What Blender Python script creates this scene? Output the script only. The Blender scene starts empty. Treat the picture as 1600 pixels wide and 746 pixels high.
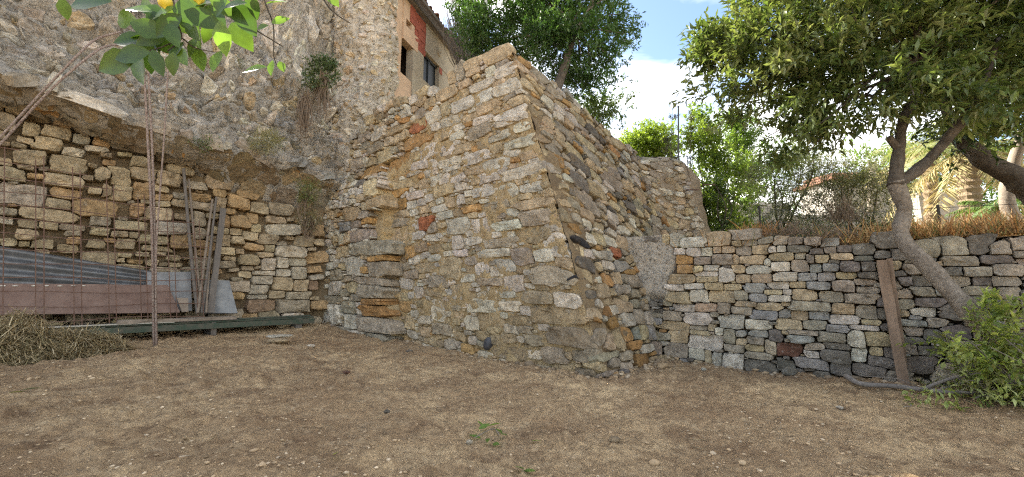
import bpy, math, random
import numpy as np
from mathutils import Matrix, Vector

# ------------------------------------------------------------------ camera, world, sun, exposure
SC = bpy.context.scene
COL = SC.collection
F = 640.0                                   # focal length in pixels of a 1600 px wide frame
TH = math.atan(82 / 640.0)                  # camera tilted up
CAM = np.array([0.0, 0.0, 1.1])
cd = bpy.data.cameras.new("camera"); co = bpy.data.objects.new("camera", cd); COL.objects.link(co)
cd.sensor_width = 36; cd.lens = 36 * F / 1600; cd.clip_start = 0.05; cd.clip_end = 2000
co.location = CAM; co.rotation_euler = (math.pi / 2 + TH, 0, 0); SC.camera = co

SUN_DIR = np.array([-0.80, 0.60, 0.0]); SUN_EL = math.radians(40)
to_sun = Vector((SUN_DIR[0] * math.cos(SUN_EL), SUN_DIR[1] * math.cos(SUN_EL), math.sin(SUN_EL)))
W = bpy.data.worlds.new("World"); SC.world = W; W.use_nodes = True
nt = W.node_tree; nt.nodes.clear()
wo = nt.nodes.new("ShaderNodeOutputWorld"); bg = nt.nodes.new("ShaderNodeBackground")
sk = nt.nodes.new("ShaderNodeTexSky"); sk.sky_type = 'NISHITA'; sk.sun_disc = False
sk.sun_elevation = SUN_EL; sk.sun_rotation = math.atan2(SUN_DIR[0], SUN_DIR[1])
sk.air_density = 1.0; sk.dust_density = 1.0; sk.ozone_density = 1.5
tc = nt.nodes.new("ShaderNodeTexCoord"); mp = nt.nodes.new("ShaderNodeMapping")
mp.inputs['Scale'].default_value = (1.0, 1.0, 1.9); mp.inputs['Location'].default_value = (1.35, 0.7, 0.4)
nz = nt.nodes.new("ShaderNodeTexNoise"); nz.inputs['Scale'].default_value = 2.3; nz.inputs['Detail'].default_value = 9
nz.inputs['Roughness'].default_value = 0.55; nz.inputs['Distortion'].default_value = 0.35
rp = nt.nodes.new("ShaderNodeValToRGB"); rp.color_ramp.elements[0].position = 0.41; rp.color_ramp.elements[1].position = 0.66
rp.color_ramp.elements[0].color = (0, 0, 0, 1); rp.color_ramp.elements[1].color = (0.78, 0.78, 0.78, 1)
mx = nt.nodes.new("ShaderNodeMixRGB"); cb = nt.nodes.new("ShaderNodeRGBToBW"); cm = nt.nodes.new("ShaderNodeMath"); cm.operation = 'MULTIPLY_ADD'; cm.inputs[1].default_value = 3.6; cm.inputs[2].default_value = 3.3
cc_ = nt.nodes.new("ShaderNodeMixRGB"); cc_.blend_type = 'MULTIPLY'; cc_.inputs[0].default_value = 1; cc_.inputs[2].default_value = (1.05, .98, .87, 1)
L = nt.links.new
L(tc.outputs['Generated'], mp.inputs[0]); L(mp.outputs[0], nz.inputs['Vector']); L(nz.outputs['Fac'], rp.inputs[0])
L(rp.outputs[0], mx.inputs[0]); L(sk.outputs[0], mx.inputs[1]); L(sk.outputs[0], cb.inputs[0]); L(cb.outputs[0], cm.inputs[0]); L(cm.outputs[0], cc_.inputs[1]); L(cc_.outputs[0], mx.inputs[2]); L(mx.outputs[0], bg.inputs[0]); L(bg.outputs[0], wo.inputs[0])
bg.inputs[1].default_value = 0.06
sl = bpy.data.lights.new("sun", 'SUN'); sl.energy = 3.0; sl.angle = math.radians(0.5); sl.color = (1, 0.93, 0.82)
so = bpy.data.objects.new("sun", sl); COL.objects.link(so)
so.rotation_euler = to_sun.to_track_quat('Z', 'Y').to_euler(); so.location = (-20, 15, 25)
VS = SC.view_settings; VS.view_transform = 'Standard'; VS.look = 'None'; VS.gamma = 1; VS.use_curve_mapping = False
VS.exposure = 2.65
SC.cycles.use_denoising = False; SC.cycles.use_adaptive_sampling = False; SC.cycles.filter_width = 1.2
SC.cycles.max_bounces = 6; SC.cycles.transparent_max_bounces = 6

# ------------------------------------------------------------------ helpers
RNG = np.random.default_rng(11); random.seed(5)
def ray(px, py):
    x = (px - 800) / F; z = (373 - py) / F
    return np.array([x, math.cos(TH) - math.sin(TH) * z, math.sin(TH) + math.cos(TH) * z])
def gnd(px, py, z=0.0):
    d = ray(px, py); return CAM + d * (z - CAM[2]) / d[2]
def onplane(px, py, P, n):
    d = ray(px, py); return CAM + d * np.dot(P - CAM, n) / np.dot(d, n)
def aty(px, py, Y):
    d = ray(px, py); return CAM + d * Y / d[1]
def unit(v):
    v = np.asarray(v, float); return v / (np.linalg.norm(v, axis=-1, keepdims=True) + 1e-12)
def sstep(a, b, x):
    t = np.clip((np.asarray(x, float) - a) / (b - a), 0, 1); return t * t * (3 - 2 * t)

def _hash(ix, iy, iz):
    n = (ix * 374761393 + iy * 668265263 + iz * 2147483647 * 31 + 1274126177) & 0xFFFFFFFF
    n = ((n ^ (n >> 13)) * 1274126177) & 0xFFFFFFFF
    n = ((n ^ (n >> 16)) * 2246822519) & 0xFFFFFFFF
    return ((n >> 8) & 0xFFFF) / 65535.0 * 2 - 1
def vnoise(p):
    p = np.asarray(p, float); i = np.floor(p).astype(np.int64); f = p - i; f = f * f * (3 - 2 * f)
    r = 0
    for dx in (0, 1):
        wx = f[..., 0] if dx else 1 - f[..., 0]
        for dy in (0, 1):
            wy = f[..., 1] if dy else 1 - f[..., 1]
            for dz in (0, 1):
                wz = f[..., 2] if dz else 1 - f[..., 2]
                r = r + wx * wy * wz * _hash(i[..., 0] + dx, i[..., 1] + dy, i[..., 2] + dz)
    return r
def fbm(p, octaves=4, gain=0.5):
    p = np.asarray(p, float); a = 1.0; s = 0
    for k in range(octaves):
        s = s + a * vnoise(p * 2 ** k + 17.3 * k); a *= gain
    return s

def mesh(name, verts, faces, cols=None, smooth=False):
    me = bpy.data.meshes.new(name)
    V = np.asarray(verts, float)
    me.from_pydata(V.tolist(), [], [list(map(int, f)) for f in faces])
    if cols is not None:
        at = me.color_attributes.new("col", 'FLOAT_COLOR', 'POINT')
        c = np.ones((len(V), 4), np.float32); c[:, :3] = np.asarray(cols, float) if np.ndim(cols) == 2 else np.tile(cols, (len(V), 1))
        at.data.foreach_set("color", c.ravel())
    if smooth: me.polygons.foreach_set("use_smooth", [True] * len(me.polygons))
    me.update(); return me
def fast_mesh(name, V, tris, cols=None, smooth=False):
    V = np.asarray(V, np.float32); T = np.asarray(tris, np.int32); k = T.shape[1]
    me = bpy.data.meshes.new(name)
    me.vertices.add(len(V)); me.vertices.foreach_set("co", V.ravel())
    me.loops.add(T.size); me.loops.foreach_set("vertex_index", T.ravel())
    me.polygons.add(len(T)); me.polygons.foreach_set("loop_start", np.arange(0, T.size, k, dtype=np.int32))
    if smooth: me.polygons.foreach_set("use_smooth", np.ones(len(T), bool))
    if cols is not None:
        at = me.color_attributes.new("col", 'FLOAT_COLOR', 'POINT')
        c = np.ones((len(V), 4), np.float32); c[:, :3] = cols
        at.data.foreach_set("color", c.ravel())
    me.update(calc_edges=True); me.validate(); return me
WORLDLOC = {}
def wloc(o):
    return WORLDLOC.get(o.name, np.zeros(3)) if o else np.zeros(3)
def tag(o, label, cat, group=None, kind=None):
    if label: o['label'] = label
    if cat: o['category'] = cat
    if group: o['group'] = group
    if kind: o['kind'] = kind
    return o
def thing(name, loc, label, cat, group=None, kind=None):
    o = bpy.data.objects.new(name, None); COL.objects.link(o); o.location = loc; o.empty_display_size = 0.1
    WORLDLOC[o.name] = np.array(loc, float); return tag(o, label, cat, group, kind)
def put(name, me, mat, parent=None, origin=None):
    """link a mesh given in WORLD coordinates, its origin moved to its own base"""
    n = len(me.vertices); co_ = np.empty(n * 3, np.float32); me.vertices.foreach_get("co", co_); P = co_.reshape(-1, 3)
    if origin is None: origin = np.array([P[:, 0].mean(), P[:, 1].mean(), P[:, 2].min()])
    P -= np.asarray(origin, np.float32); me.vertices.foreach_set("co", P.ravel()); me.update()
    o = bpy.data.objects.new(name, me); COL.objects.link(o)
    o.location = np.asarray(origin) - wloc(parent); o.parent = parent
    WORLDLOC[o.name] = np.array(origin, float)
    if mat is not None and len(me.materials) == 0: me.materials.append(mat)
    return o
def obj(name, V, Fc, mat, parent=None, cols=None, smooth=False):
    return put(name, mesh(name, V, Fc, cols, smooth), mat, parent)

class MB:
    """collects shapes into one mesh"""
    def __init__(s): s.v = []; s.f = []; s.n = 0
    def add(s, V, Fc):
        V = np.asarray(V, float); s.v.append(V); s.f += [[int(i) + s.n for i in f] for f in Fc]; s.n += len(V)
    def box(s, c, ax, half, jit=0.0):
        c = np.asarray(c, float); ax = [unit(a) for a in ax]; V = []
        for i in (-1, 1):
            for j in (-1, 1):
                for k in (-1, 1): V.append(c + ax[0] * i * half[0] + ax[1] * j * half[1] + ax[2] * k * half[2])
        V = np.array(V) + (RNG.normal(0, jit, (8, 3)) if jit else 0)
        s.add(V, [(0, 1, 3, 2), (4, 6, 7, 5), (0, 4, 5, 1), (2, 3, 7, 6), (0, 2, 6, 4), (1, 5, 7, 3)]); return s
    def tube(s, pts, rad, sides=8, rough=0.0, sub=6, freq=6.0):
        P = np.asarray(pts, float); Rr = np.asarray(rad, float) * np.ones(len(P))
        if sub > 1 and len(P) > 2:
            Q = []; q = []
            ext = np.vstack([2 * P[0] - P[1], P, 2 * P[-1] - P[-2]])
            for i in range(len(P) - 1):
                p0, p1, p2, p3 = ext[i:i + 4]
                for t in np.linspace(0, 1, sub, endpoint=False):
                    Q.append(.5 * ((2 * p1) + (p2 - p0) * t + (2 * p0 - 5 * p1 + 4 * p2 - p3) * t * t + (3 * p1 - p0 - 3 * p2 + p3) * t ** 3))
                    q.append(Rr[i] * (1 - t) + Rr[i + 1] * t)
            Q.append(P[-1]); q.append(Rr[-1]); P = np.array(Q); Rr = np.array(q)
        T = unit(np.gradient(P, axis=0)); up = np.array([0, 0, 1.0]) if abs(T[0][2]) < .9 else np.array([1.0, 0, 0])
        n1 = unit(np.cross(T[0], up)); V = []; m = len(P)
        for i in range(m):
            n1 = unit(n1 - T[i] * np.dot(n1, T[i])); n2 = np.cross(T[i], n1)
            for k in range(sides):
                a = 2 * math.pi * k / sides; V.append(P[i] + Rr[i] * (n1 * math.cos(a) + n2 * math.sin(a)))
        V = np.array(V)
        if rough:
            ctr = np.repeat(P, sides, axis=0); d = V - ctr
            V = ctr + d * (1 + rough * fbm(V * freq, 3))[:, None]
        Fc = []
        for i in range(m - 1):
            for k in range(sides):
                a = i * sides + k; b = i * sides + (k + 1) % sides
                Fc.append((a, b, b + sides, a + sides))
        Fc.append(tuple(range(sides))[::-1]); Fc.append(tuple((m - 1) * sides + k for k in range(sides)))
        s.add(V, Fc); return s
    def build(s, name, mat, parent=None, cols=None, smooth=False):
        return obj(name, np.vstack(s.v), s.f, mat, parent, cols, smooth)

# ------------------------------------------------------------------ materials
def newmat(name):
    m = bpy.data.materials.new(name); m.use_nodes = True; t = m.node_tree
    b = t.nodes['Principled BSDF']; return m, t, b
def N(t, kind, **kw):
    n = t.nodes.new(kind)
    for k, v in kw.items():
        if k in n.inputs: n.inputs[k].default_value = v
        else: setattr(n, k, v)
    return n
def mixc(t, fac, a, b, mode='MIX'):
    n = t.nodes.new("ShaderNodeMixRGB"); n.blend_type = mode
    for i, x in ((0, fac), (1, a), (2, b)):
        if hasattr(x, 'is_linked') or isinstance(x, bpy.types.NodeSocket): t.links.new(x, n.inputs[i])
        elif i == 0: n.inputs[0].default_value = x
        else: n.inputs[i].default_value = (*x, 1)
    return n.outputs[0]
def ramp(t, sock, stops):
    r = t.nodes.new("ShaderNodeValToRGB"); e = r.color_ramp.elements
    while len(e) < len(stops): e.new(0.5)
    for el, (p, c) in zip(e, stops):
        el.position = p; el.color = (c, c, c, 1) if np.isscalar(c) else (*c, 1)
    t.links.new(sock, r.inputs[0]); return r.outputs[0]
def noise(t, scale, detail=5, rough=.6, vec=None, dist=0.0):
    n = N(t, "ShaderNodeTexNoise", Scale=scale, Detail=detail, Roughness=rough, Distortion=dist)
    g = vec
    if g is None:
        g = t.nodes.get("gpos")
        if g is None: g = t.nodes.new("ShaderNodeNewGeometry"); g.name = "gpos"
        g = g.outputs['Position']
    t.links.new(g, n.inputs['Vector']); return n.outputs['Fac']
def bump(t, b, h, strength=.5, dist=.02):
    n = N(t, "ShaderNodeBump", Strength=strength, Distance=dist); t.links.new(h, n.inputs['Height']); t.links.new(n.outputs[0], b.inputs['Normal'])
def add(t, a, b, op='ADD', clamp=False):
    n = t.nodes.new("ShaderNodeMath"); n.operation = op; n.use_clamp = clamp
    for i, x in enumerate((a, b)):
        if isinstance(x, bpy.types.NodeSocket): t.links.new(x, n.inputs[i])
        else: n.inputs[i].default_value = x
    return n.outputs[0]
def stretched(t, sx, sy, sz):
    g = t.nodes.new("ShaderNodeNewGeometry"); m = N(t, "ShaderNodeMapping", Scale=(sx, sy, sz)); t.links.new(g.outputs['Position'], m.inputs[0]); return m.outputs[0]

def mat_attr_stone(name, lichen=.35, warm=(.46, .33, .17)):
    """stone: own colour from the mesh, mottled, pitted, with lichen and earthy stains"""
    m, t, b = newmat(name)
    a = t.nodes.new("ShaderNodeAttribute"); a.attribute_name = "col"
    v = ramp(t, noise(t, 6, 5, .7), [(.28, .5), (.72, 1.45)]); c = mixc(t, 1.0, a.outputs['Color'], v, 'MULTIPLY')
    c3 = mixc(t, ramp(t, noise(t, 3.1, 5, .65), [(.52, 0), (.72, .38)]), c, warm)
    c4 = mixc(t, ramp(t, noise(t, 9.5, 6, .75), [(.58, 0), (.66, lichen)]), c3, (.64, .61, .53))
    rough_n = noise(t, 15, 8, .8)
    c5 = mixc(t, ramp(t, rough_n, [(.31, .8), (.48, 0)]), c4, (.09, .068, .045))
    t.links.new(c5, b.inputs['Base Color']); b.inputs['Roughness'].default_value = .95; b.inputs['Specular IOR Level'].default_value = .15
    bump(t, b, rough_n, 1.0, .085); return m
def mat_rough(name, c1, c2, c3, sc=3.0, bs=1.0, bd=.04, speck=.4, rough=.95, pits=40):
    m, t, b = newmat(name)
    a = mixc(t, ramp(t, noise(t, sc, 6, .65), [(.35, 0), (.65, 1)]), c1, c2)
    a = mixc(t, ramp(t, noise(t, sc * 3.3, 6, .7), [(.5, 0), (.7, .8)]), a, c3)
    a = mixc(t, ramp(t, noise(t, pits, 7, .82), [(.34, min(1, speck * 1.4)), (.5, 0)]), a, (.07, .052, .035))
    t.links.new(a, b.inputs['Base Color']); b.inputs['Roughness'].default_value = rough; b.inputs['Specular IOR Level'].default_value = .15
    h = noise(t, sc * 5, 9, .8)
    bump(t, b, h, bs, bd); return m
def mat_leaf(name, trans=.35, gloss=.45, tint=(1, 1, 1), tt=(1.45, 1.5, .7)):
    m, t, b = newmat(name)
    a = t.nodes.new("ShaderNodeAttribute"); a.attribute_name = "col"
    c = mixc(t, 1.0, a.outputs['Color'], tint, 'MULTIPLY')
    c = mixc(t, ramp(t, noise(t, 25, 3), [(.35, .25), (.6, 0)]), c, (.03, .04, .01))
    t.links.new(c, b.inputs['Base Color']); b.inputs['Roughness'].default_value = gloss; b.inputs['Specular IOR Level'].default_value = .45
    tr = t.nodes.new("ShaderNodeBsdfTranslucent"); c2 = mixc(t, 1.0, c, tt, 'MULTIPLY'); t.links.new(c2, tr.inputs[0])
    mxs = N(t, "ShaderNodeMixShader"); mxs.inputs[0].default_value = trans
    t.links.new(b.outputs[0], mxs.inputs[1]); t.links.new(tr.outputs[0], mxs.inputs[2]); t.links.new(mxs.outputs[0], t.nodes['Material Output'].inputs[0])
    return m
def mat_wood(name, c1, c2, sx=3, sy=3, sz=.4, bd=.01):
    m, t, b = newmat(name); v = stretched(t, sx * 10, sy * 10, sz * 10)
    n1 = noise(t, 1.0, 6, .7, v); n2 = noise(t, 4, 4)
    c = mixc(t, ramp(t, n1, [(.3, 0), (.7, 1)]), c1, c2); c = mixc(t, ramp(t, n2, [(.4, .5), (.65, 0)]), c, tuple(x * .5 for x in c1))
    t.links.new(c, b.inputs['Base Color']); b.inputs['Roughness'].default_value = .85; bump(t, b, n1, .8, bd); return m
def mat_plain(name, c, rough=.8, metal=0.0, var=.3, sc=8, c2=None, bd=.004):
    m, t, b = newmat(name); n = noise(t, sc, 6, .65)
    cc = mixc(t, ramp(t, n, [(.38, 0), (.68, 1)]), c, c2 if c2 else tuple(x * (1 - var) for x in c))
    t.links.new(cc, b.inputs['Base Color']); b.inputs['Roughness'].default_value = rough; b.inputs['Metallic'].default_value = metal
    bump(t, b, noise(t, sc * 5, 5, .7), .5, bd); return m

def mat_attr_plain(name):
    m, t, b = newmat(name); a = t.nodes.new("ShaderNodeAttribute"); a.attribute_name = "col"; v = ramp(t, noise(t, 40, 3, .7), [(.3, .75), (.7, 1.1)])
    t.links.new(mixc(t, 1.0, a.outputs['Color'], v, 'MULTIPLY'), b.inputs['Base Color']); b.inputs['Roughness'].default_value = .95; b.inputs['Specular IOR Level'].default_value = .1; return m
M = {}
M['stone'] = mat_attr_stone('limestone', .35)
M['stone_grey'] = mat_attr_stone('grey_limestone', .5, (.30, .25, .17))
M['mortar'] = mat_rough('lime_mortar', (.58, .43, .22), (.48, .36, .20), (.64, .52, .33), 3.0, 1.0, .08, .55, pits=34)
M['earth_core'] = mat_rough('earth_joint', (.15, .11, .07), (.09, .07, .05), (.22, .165, .105), 4.0, 1.0, .04, .5)
M['plaster'] = mat_rough('old_plaster', (.67, .605, .495), (.55, .495, .405), (.72, .67, .57), 2.2, 1.0, .12, .7, pits=18)
M['rock'] = mat_rough('cliff_rock', (.60, .555, .475), (.46, .425, .365), (.70, .66, .58), 1.8, 1.0, .15, .8, pits=14)
M['under'] = mat_rough('brown_rock', (.31, .235, .14), (.20, .15, .095), (.40, .32, .21), 2.0, 1.0, .10, .6)
M['leaf'] = mat_leaf('leaf', .33, .42)
M['leaf_thin'] = mat_leaf('leaf_thin', .55, .5)
M['dry'] = mat_leaf('dry_grass', .3, .85, (1, 1, 1), (1.1, 1.0, .8))
M['bark'] = mat_rough('bark', (.16, .135, .105), (.09, .075, .06), (.23, .20, .155), 5.0, 1.0, .05, .7, pits=22)
M['bark_lit'] = mat_rough('lit_lower_bark', (.31, .265, .21), (.20, .17, .135), (.40, .35, .285), 5.0, 1.0, .04, .6, pits=24)  # lower trunk bark made paler, sun on it put into the colour
M['bark_pale'] = mat_rough('pale_bark', (.33, .28, .215), (.24, .20, .16), (.40, .35, .28), 5.0, .9, .012, .3, pits=40)
M['bark_grey'] = mat_rough('grey_bark', (.21, .19, .17), (.15, .135, .12), (.27, .25, .22), 6.0, .7, .01, .3, pits=45)
M['wood_old'] = mat_wood('weathered_wood', (.21, .17, .13), (.30, .25, .20))
M['wood_brown'] = mat_wood('brown_wood', (.17, .115, .075), (.27, .19, .13), 2, 2, .3)
M['wood_grey'] = mat_wood('grey_wood', (.19, .17, .15), (.10, .09, .08))
M['green_paint'] = mat_plain('green_paint', (.03, .055, .035), .75, 0, .4, 9, (.085, .08, .06))
M['white_wood'] = mat_plain('pale_board', (.42, .40, .34), .85)
M['zinc'] = mat_plain('galvanised_steel', (.15, .16, .17), .55, .45, .4, 5, (.085, .085, .085))
M['slab'] = mat_plain('fibre_cement', (.24, .25, .26), .9, 0, .4, 4, (.15, .155, .16))
M['slab2'] = mat_plain('dark_cement', (.30, .315, .32), .9, 0, .5, 2.5, (.13, .14, .15))
M['brownpanel'] = mat_plain('brown_board', (.15, .095, .075), .85, 0, .3, 6, (.20, .14, .115))
M['rust'] = mat_plain('rusty_steel', (.11, .055, .035), .85, .2, .4, 30, (.19, .13, .10))
M['rust_pale'] = mat_plain('scaled_rust', (.10, .055, .04), .9, .1, .4, 55, (.38, .32, .27))
M['peach'] = mat_plain('peach_plaster', (.52, .37, .25), .95, 0, .2, 5)
M['concrete'] = mat_rough('stained_concrete', (.40, .36, .28), (.33, .29, .225), (.28, .24, .18), 2.5, .7, .02, .35)
M['redbrick'] = mat_plain('red_brick', (.33, .085, .05), .9, 0, .35, 12)
M['tile'] = mat_plain('roof_tile', (.27, .125, .075), .9, 0, .5, 10, (.17, .11, .085))
M['dark'] = mat_plain('dark_room', (.05, .038, .032), .95)
M['bluedark'] = mat_plain('dark_blue_paint', (.022, .03, .038), .5)
M['whitewall'] = mat_rough('whitewash', (.62, .59, .53), (.52, .49, .43), (.68, .66, .60), 1.5, .6, .03, .15)
M['wire'] = mat_plain('fence_wire', (.09, .085, .08), .6, .6)
M['postmat'] = mat_plain('dark_post', (.045, .04, .036), .8)
# ------------------------------------------------------------------ yard ground
def zg(x, y):
    x = np.asarray(x, float); y = np.asarray(y, float)
    return .2 * sstep(.3, -5, x) + .12 * sstep(8, 11, y) * sstep(1, -3, x)
def mat_ground():
    m, t, b = newmat('trodden_earth')
    a = mixc(t, ramp(t, noise(t, .8, 6, .6), [(.40, 0), (.60, 1)]), (.72, .53, .305), (.46, .315, .18))
    a = mixc(t, ramp(t, noise(t, 2.4, 7, .7, None, .6), [(.50, 0), (.64, .75)]), a, (.25, .155, .088))
    a = mixc(t, ramp(t, noise(t, 7, 7, .75), [(.52, 0), (.70, .7)]), a, (.68, .54, .345))
    a = mixc(t, ramp(t, noise(t, 11, 7, .8), [(.40, .6), (.54, 0)]), a, (.30, .205, .12))
    a = mixc(t, ramp(t, noise(t, 28, 6, .85), [(.34, .75), (.50, 0)]), a, (.14, .095, .058))
    a = mixc(t, ramp(t, noise(t, 80, 3, .8), [(.6, 0), (.7, .5)]), a, (.5, .43, .32))
    t.links.new(a, b.inputs['Base Color']); b.inputs['Roughness'].default_value = .97; b.inputs['Specular IOR Level'].default_value = .1
    h = add(t, add(t, noise(t, 9, 8, .75), 1.2, 'MULTIPLY'), add(t, noise(t, 55, 5, .8), .45, 'MULTIPLY'))
    bump(t, b, h, 1.0, .075); return m
M['ground'] = mat_ground()
def axis(a, b, fine0, fine1, step):
    f = np.arange(fine0, fine1, step)
    lo = fine0 - np.cumsum(step * 1.25 ** np.arange(1, 60)); lo = lo[lo > a]
    hi = f[-1] + np.cumsum(step * 1.25 ** np.arange(1, 60)); hi = hi[hi < b]
    return np.concatenate([[a], lo[::-1], f, hi, [b]])
def clods(x, y):
    P = np.stack([x, y, np.zeros_like(x)], -1)
    return .035 * fbm(P * .8, 3) + .022 * fbm(P * 4, 3, .6) + .036 * np.maximum(0, vnoise(P * 12 + 3) - .15) * (1 + vnoise(P * 1.3 + 7)) + .022 * np.maximum(0, vnoise(P * 23))
gx = axis(-300, 300, -8.6, 6.4, .033); gy = axis(-300, 300, 2.2, 10.6, .033)
X, Y = np.meshgrid(gx, gy); Z = zg(X, Y) + clods(X, Y) * ((np.abs(X) < 14) & (Y < 14) & (Y > -6)); Z[(np.abs(X) > 20) | (np.abs(Y) > 20)] -= .3
V = np.stack([X, Y, Z], -1).reshape(-1, 3); ny, nx = X.shape
ii = (np.arange(ny - 1)[:, None] * nx + np.arange(nx - 1)[None]).ravel()
g = put('ground', fast_mesh('ground', V, np.stack([ii, ii + 1, ii + nx + 1, ii + nx], 1), smooth=True), M['ground'], origin=(0, 0, 0))
g['kind'] = 'structure'; g['label'] = 'bare brown trodden earth floor of the yard'
def ground_z(x, y): return float(zg(x, y) + clods(np.array([float(x)]), np.array([float(y)]))[0])

M['crumb'] = mat_attr_plain('earth_crumb')
# pebbles and crumbs: uncountable
ico = np.array([(0, 0, 1), (.894, 0, .447), (.276, .851, .447), (-.724, .526, .447), (-.724, -.526, .447), (.276, -.851, .447), (.724, .526, -.447), (-.276, .851, -.447), (-.894, 0, -.447), (-.276, -.851, -.447), (.724, -.526, -.447), (0, 0, -1)])
icf = np.array([(0, 1, 2), (0, 2, 3), (0, 3, 4), (0, 4, 5), (0, 5, 1), (1, 6, 2), (2, 7, 3), (3, 8, 4), (4, 9, 5), (5, 10, 1), (6, 7, 2), (7, 8, 3), (8, 9, 4), (9, 10, 5), (10, 6, 1), (6, 11, 7), (7, 11, 8), (8, 11, 9), (9, 11, 10), (10, 11, 6)])
def blobs(P, R3, rot, jit=.28):
    n = len(P); A = ico[None] * (1 + RNG.uniform(-jit, jit, (n, 12, 1))) * R3[:, None, :]
    c, s = np.cos(rot), np.sin(rot); B = A.copy(); B[..., 0] = A[..., 0] * c[:, None] - A[..., 1] * s[:, None]; B[..., 1] = A[..., 0] * s[:, None] + A[..., 1] * c[:, None]
    V = (B + P[:, None, :]).reshape(-1, 3); T = (icf[None] + 12 * np.arange(n)[:, None, None]).reshape(-1, 3); return V, T
n = 20000
px_ = RNG.uniform(-8, 6.2, n); py_ = 2.2 + 7.5 * RNG.random(n) ** 1.6
dens = fbm(np.stack([px_, py_, 0 * px_], -1) * .9, 3); keep = RNG.random(n) < .45 + .6 * dens; px_, py_ = px_[keep], py_[keep]; n = len(px_)
s_ = .004 + .010 * RNG.random(n) ** 3 + .026 * (RNG.random(n) < .008) * RNG.random(n)
P = np.stack([px_, py_, zg(px_, py_) + clods(px_, py_) + s_ * .25], -1)
V, T = blobs(P, np.stack([s_ * RNG.uniform(.8, 1.6, n), s_, s_ * RNG.uniform(.4, .8, n)], -1), RNG.uniform(0, 6.28, n))
pc = np.array([(.46, .34, .21), (.40, .295, .18), (.56, .45, .31), (.30, .22, .135), (.48, .36, .225)])[RNG.integers(0, 5, n)] * RNG.uniform(.75, 1.15, (n, 1))
o = put('gravel', fast_mesh('gravel', V, T, np.repeat(pc, 12, 0)), M['crumb']); tag(o, 'small pebbles and crumbs of earth strewn over the yard', 'gravel', None, 'stuff')
# straw bits and twigs lying about
n = 1500; px_ = RNG.uniform(-7.5, 6, n); py_ = 2.2 + 7 * RNG.random(n) ** 1.2; a = RNG.uniform(0, 6.28, n); l = RNG.uniform(.02, .09, n); w = RNG.uniform(.0012, .003, n)
zz = zg(px_, py_) + clods(px_, py_) + .006; c = np.stack([px_, py_, zz], -1); d = np.stack([np.cos(a), np.sin(a), RNG.normal(0, .12, n)], -1); q = np.stack([-np.sin(a), np.cos(a), 0 * a], -1)
V = np.stack([c - d * l[:, None] - q * w[:, None], c - d * l[:, None] + q * w[:, None], c + d * l[:, None] + np.array([0, 0, .006]), c + np.array([0, 0, 1]) * w[:, None] * 2.5], 1).reshape(-1, 3)
T = (np.array([(0, 2, 3), (1, 3, 2), (0, 3, 1), (0, 1, 2)])[None] + 4 * np.arange(n)[:, None, None]).reshape(-1, 3)
sc_ = np.array([(.42, .33, .19), (.30, .22, .13), (.20, .15, .1)])[RNG.integers(0, 3, n)]
o = put('litter', fast_mesh('litter', V, T, np.repeat(sc_, 4, 0)), M['dry']); tag(o, 'straw bits and dry twigs scattered on the earth', 'straw', None, 'stuff')

# ------------------------------------------------------------------ stone packing
TONE = dict(w=(.70, .64, .52), c=(.58, .46, .29), g=(.45, .39, .295), d=(.24, .215, .18), b=(.40, .385, .345), y=(.66, .55, .34), o=(.56, .34, .14),
            O=(.42, .25, .10), r=(.45, .17, .085), R=(.21, .105, .07), m=(.38, .30, .19), k=(.06, .06, .065))
def tone(k, j=.12):
    return np.array(TONE[k]) * RNG.uniform(1 - j, 1 + j) * (1 + RNG.normal(0, .02, 3))
def metric(S, P, p=4.0):
    """normalised distance of points P (n,2) to stones S (m,5: u,v,a,b,ang) -> (n,m)"""
    d = P[:, None, :] - S[None, :, :2]; c, s = np.cos(S[:, 4]), np.sin(S[:, 4])
    x = np.abs(d[..., 0] * c + d[..., 1] * s) / S[:, 2]; y = np.abs(-d[..., 0] * s + d[..., 1] * c) / S[:, 3]
    return (x ** p + y ** p) ** (1 / p)
def pack_fill(S, region, n_try, sizes, inside, ang=0.0, angj=.08, tol=.86, course=None):
    """dart throwing: add stones of falling size where they fit between those already there"""
    CS = .45; B = {}; u0, u1, v0, v1 = region; new = []
    def reg(s):
        for i in range(int((s[0] - s[2] * 1.1) // CS), int((s[0] + s[2] * 1.1) // CS) + 1):
            for j in range(int((s[1] - s[2]) // CS), int((s[1] + s[2]) // CS) + 1): B.setdefault((i, j), []).append(s)
    for s in S: reg(s)
    for k in range(n_try):
        f = k / n_try; a = (sizes[0] * (1 - f) + sizes[1] * f) * random.uniform(.75, 1.3); b = a * random.uniform(.38, .72)
        u = random.uniform(u0, u1); v = random.uniform(v0, v1)
        if not inside(u, v): continue
        g_ = (float(ang(u, v)) if callable(ang) else ang) + random.gauss(0, angj); c_, s_ = math.cos(g_), math.sin(g_); ok = True
        for i in range(int((u - a * 1.1) // CS), int((u + a * 1.1) // CS) + 1):
            for j in range(int((v - a) // CS), int((v + a) // CS) + 1):
                for A in B.get((i, j), ()):
                    dx = A[0] - u; dy = A[1] - v
                    if abs(dx * c_ + dy * s_) < (A[2] + a) * tol and abs(dy * c_ - dx * s_) < (A[3] + b) * tol: ok = False; break
                if not ok: break
            if not ok: break
        if ok: cand = (u, v, a, b, g_); reg(cand); new.append(cand)
    return new
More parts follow.
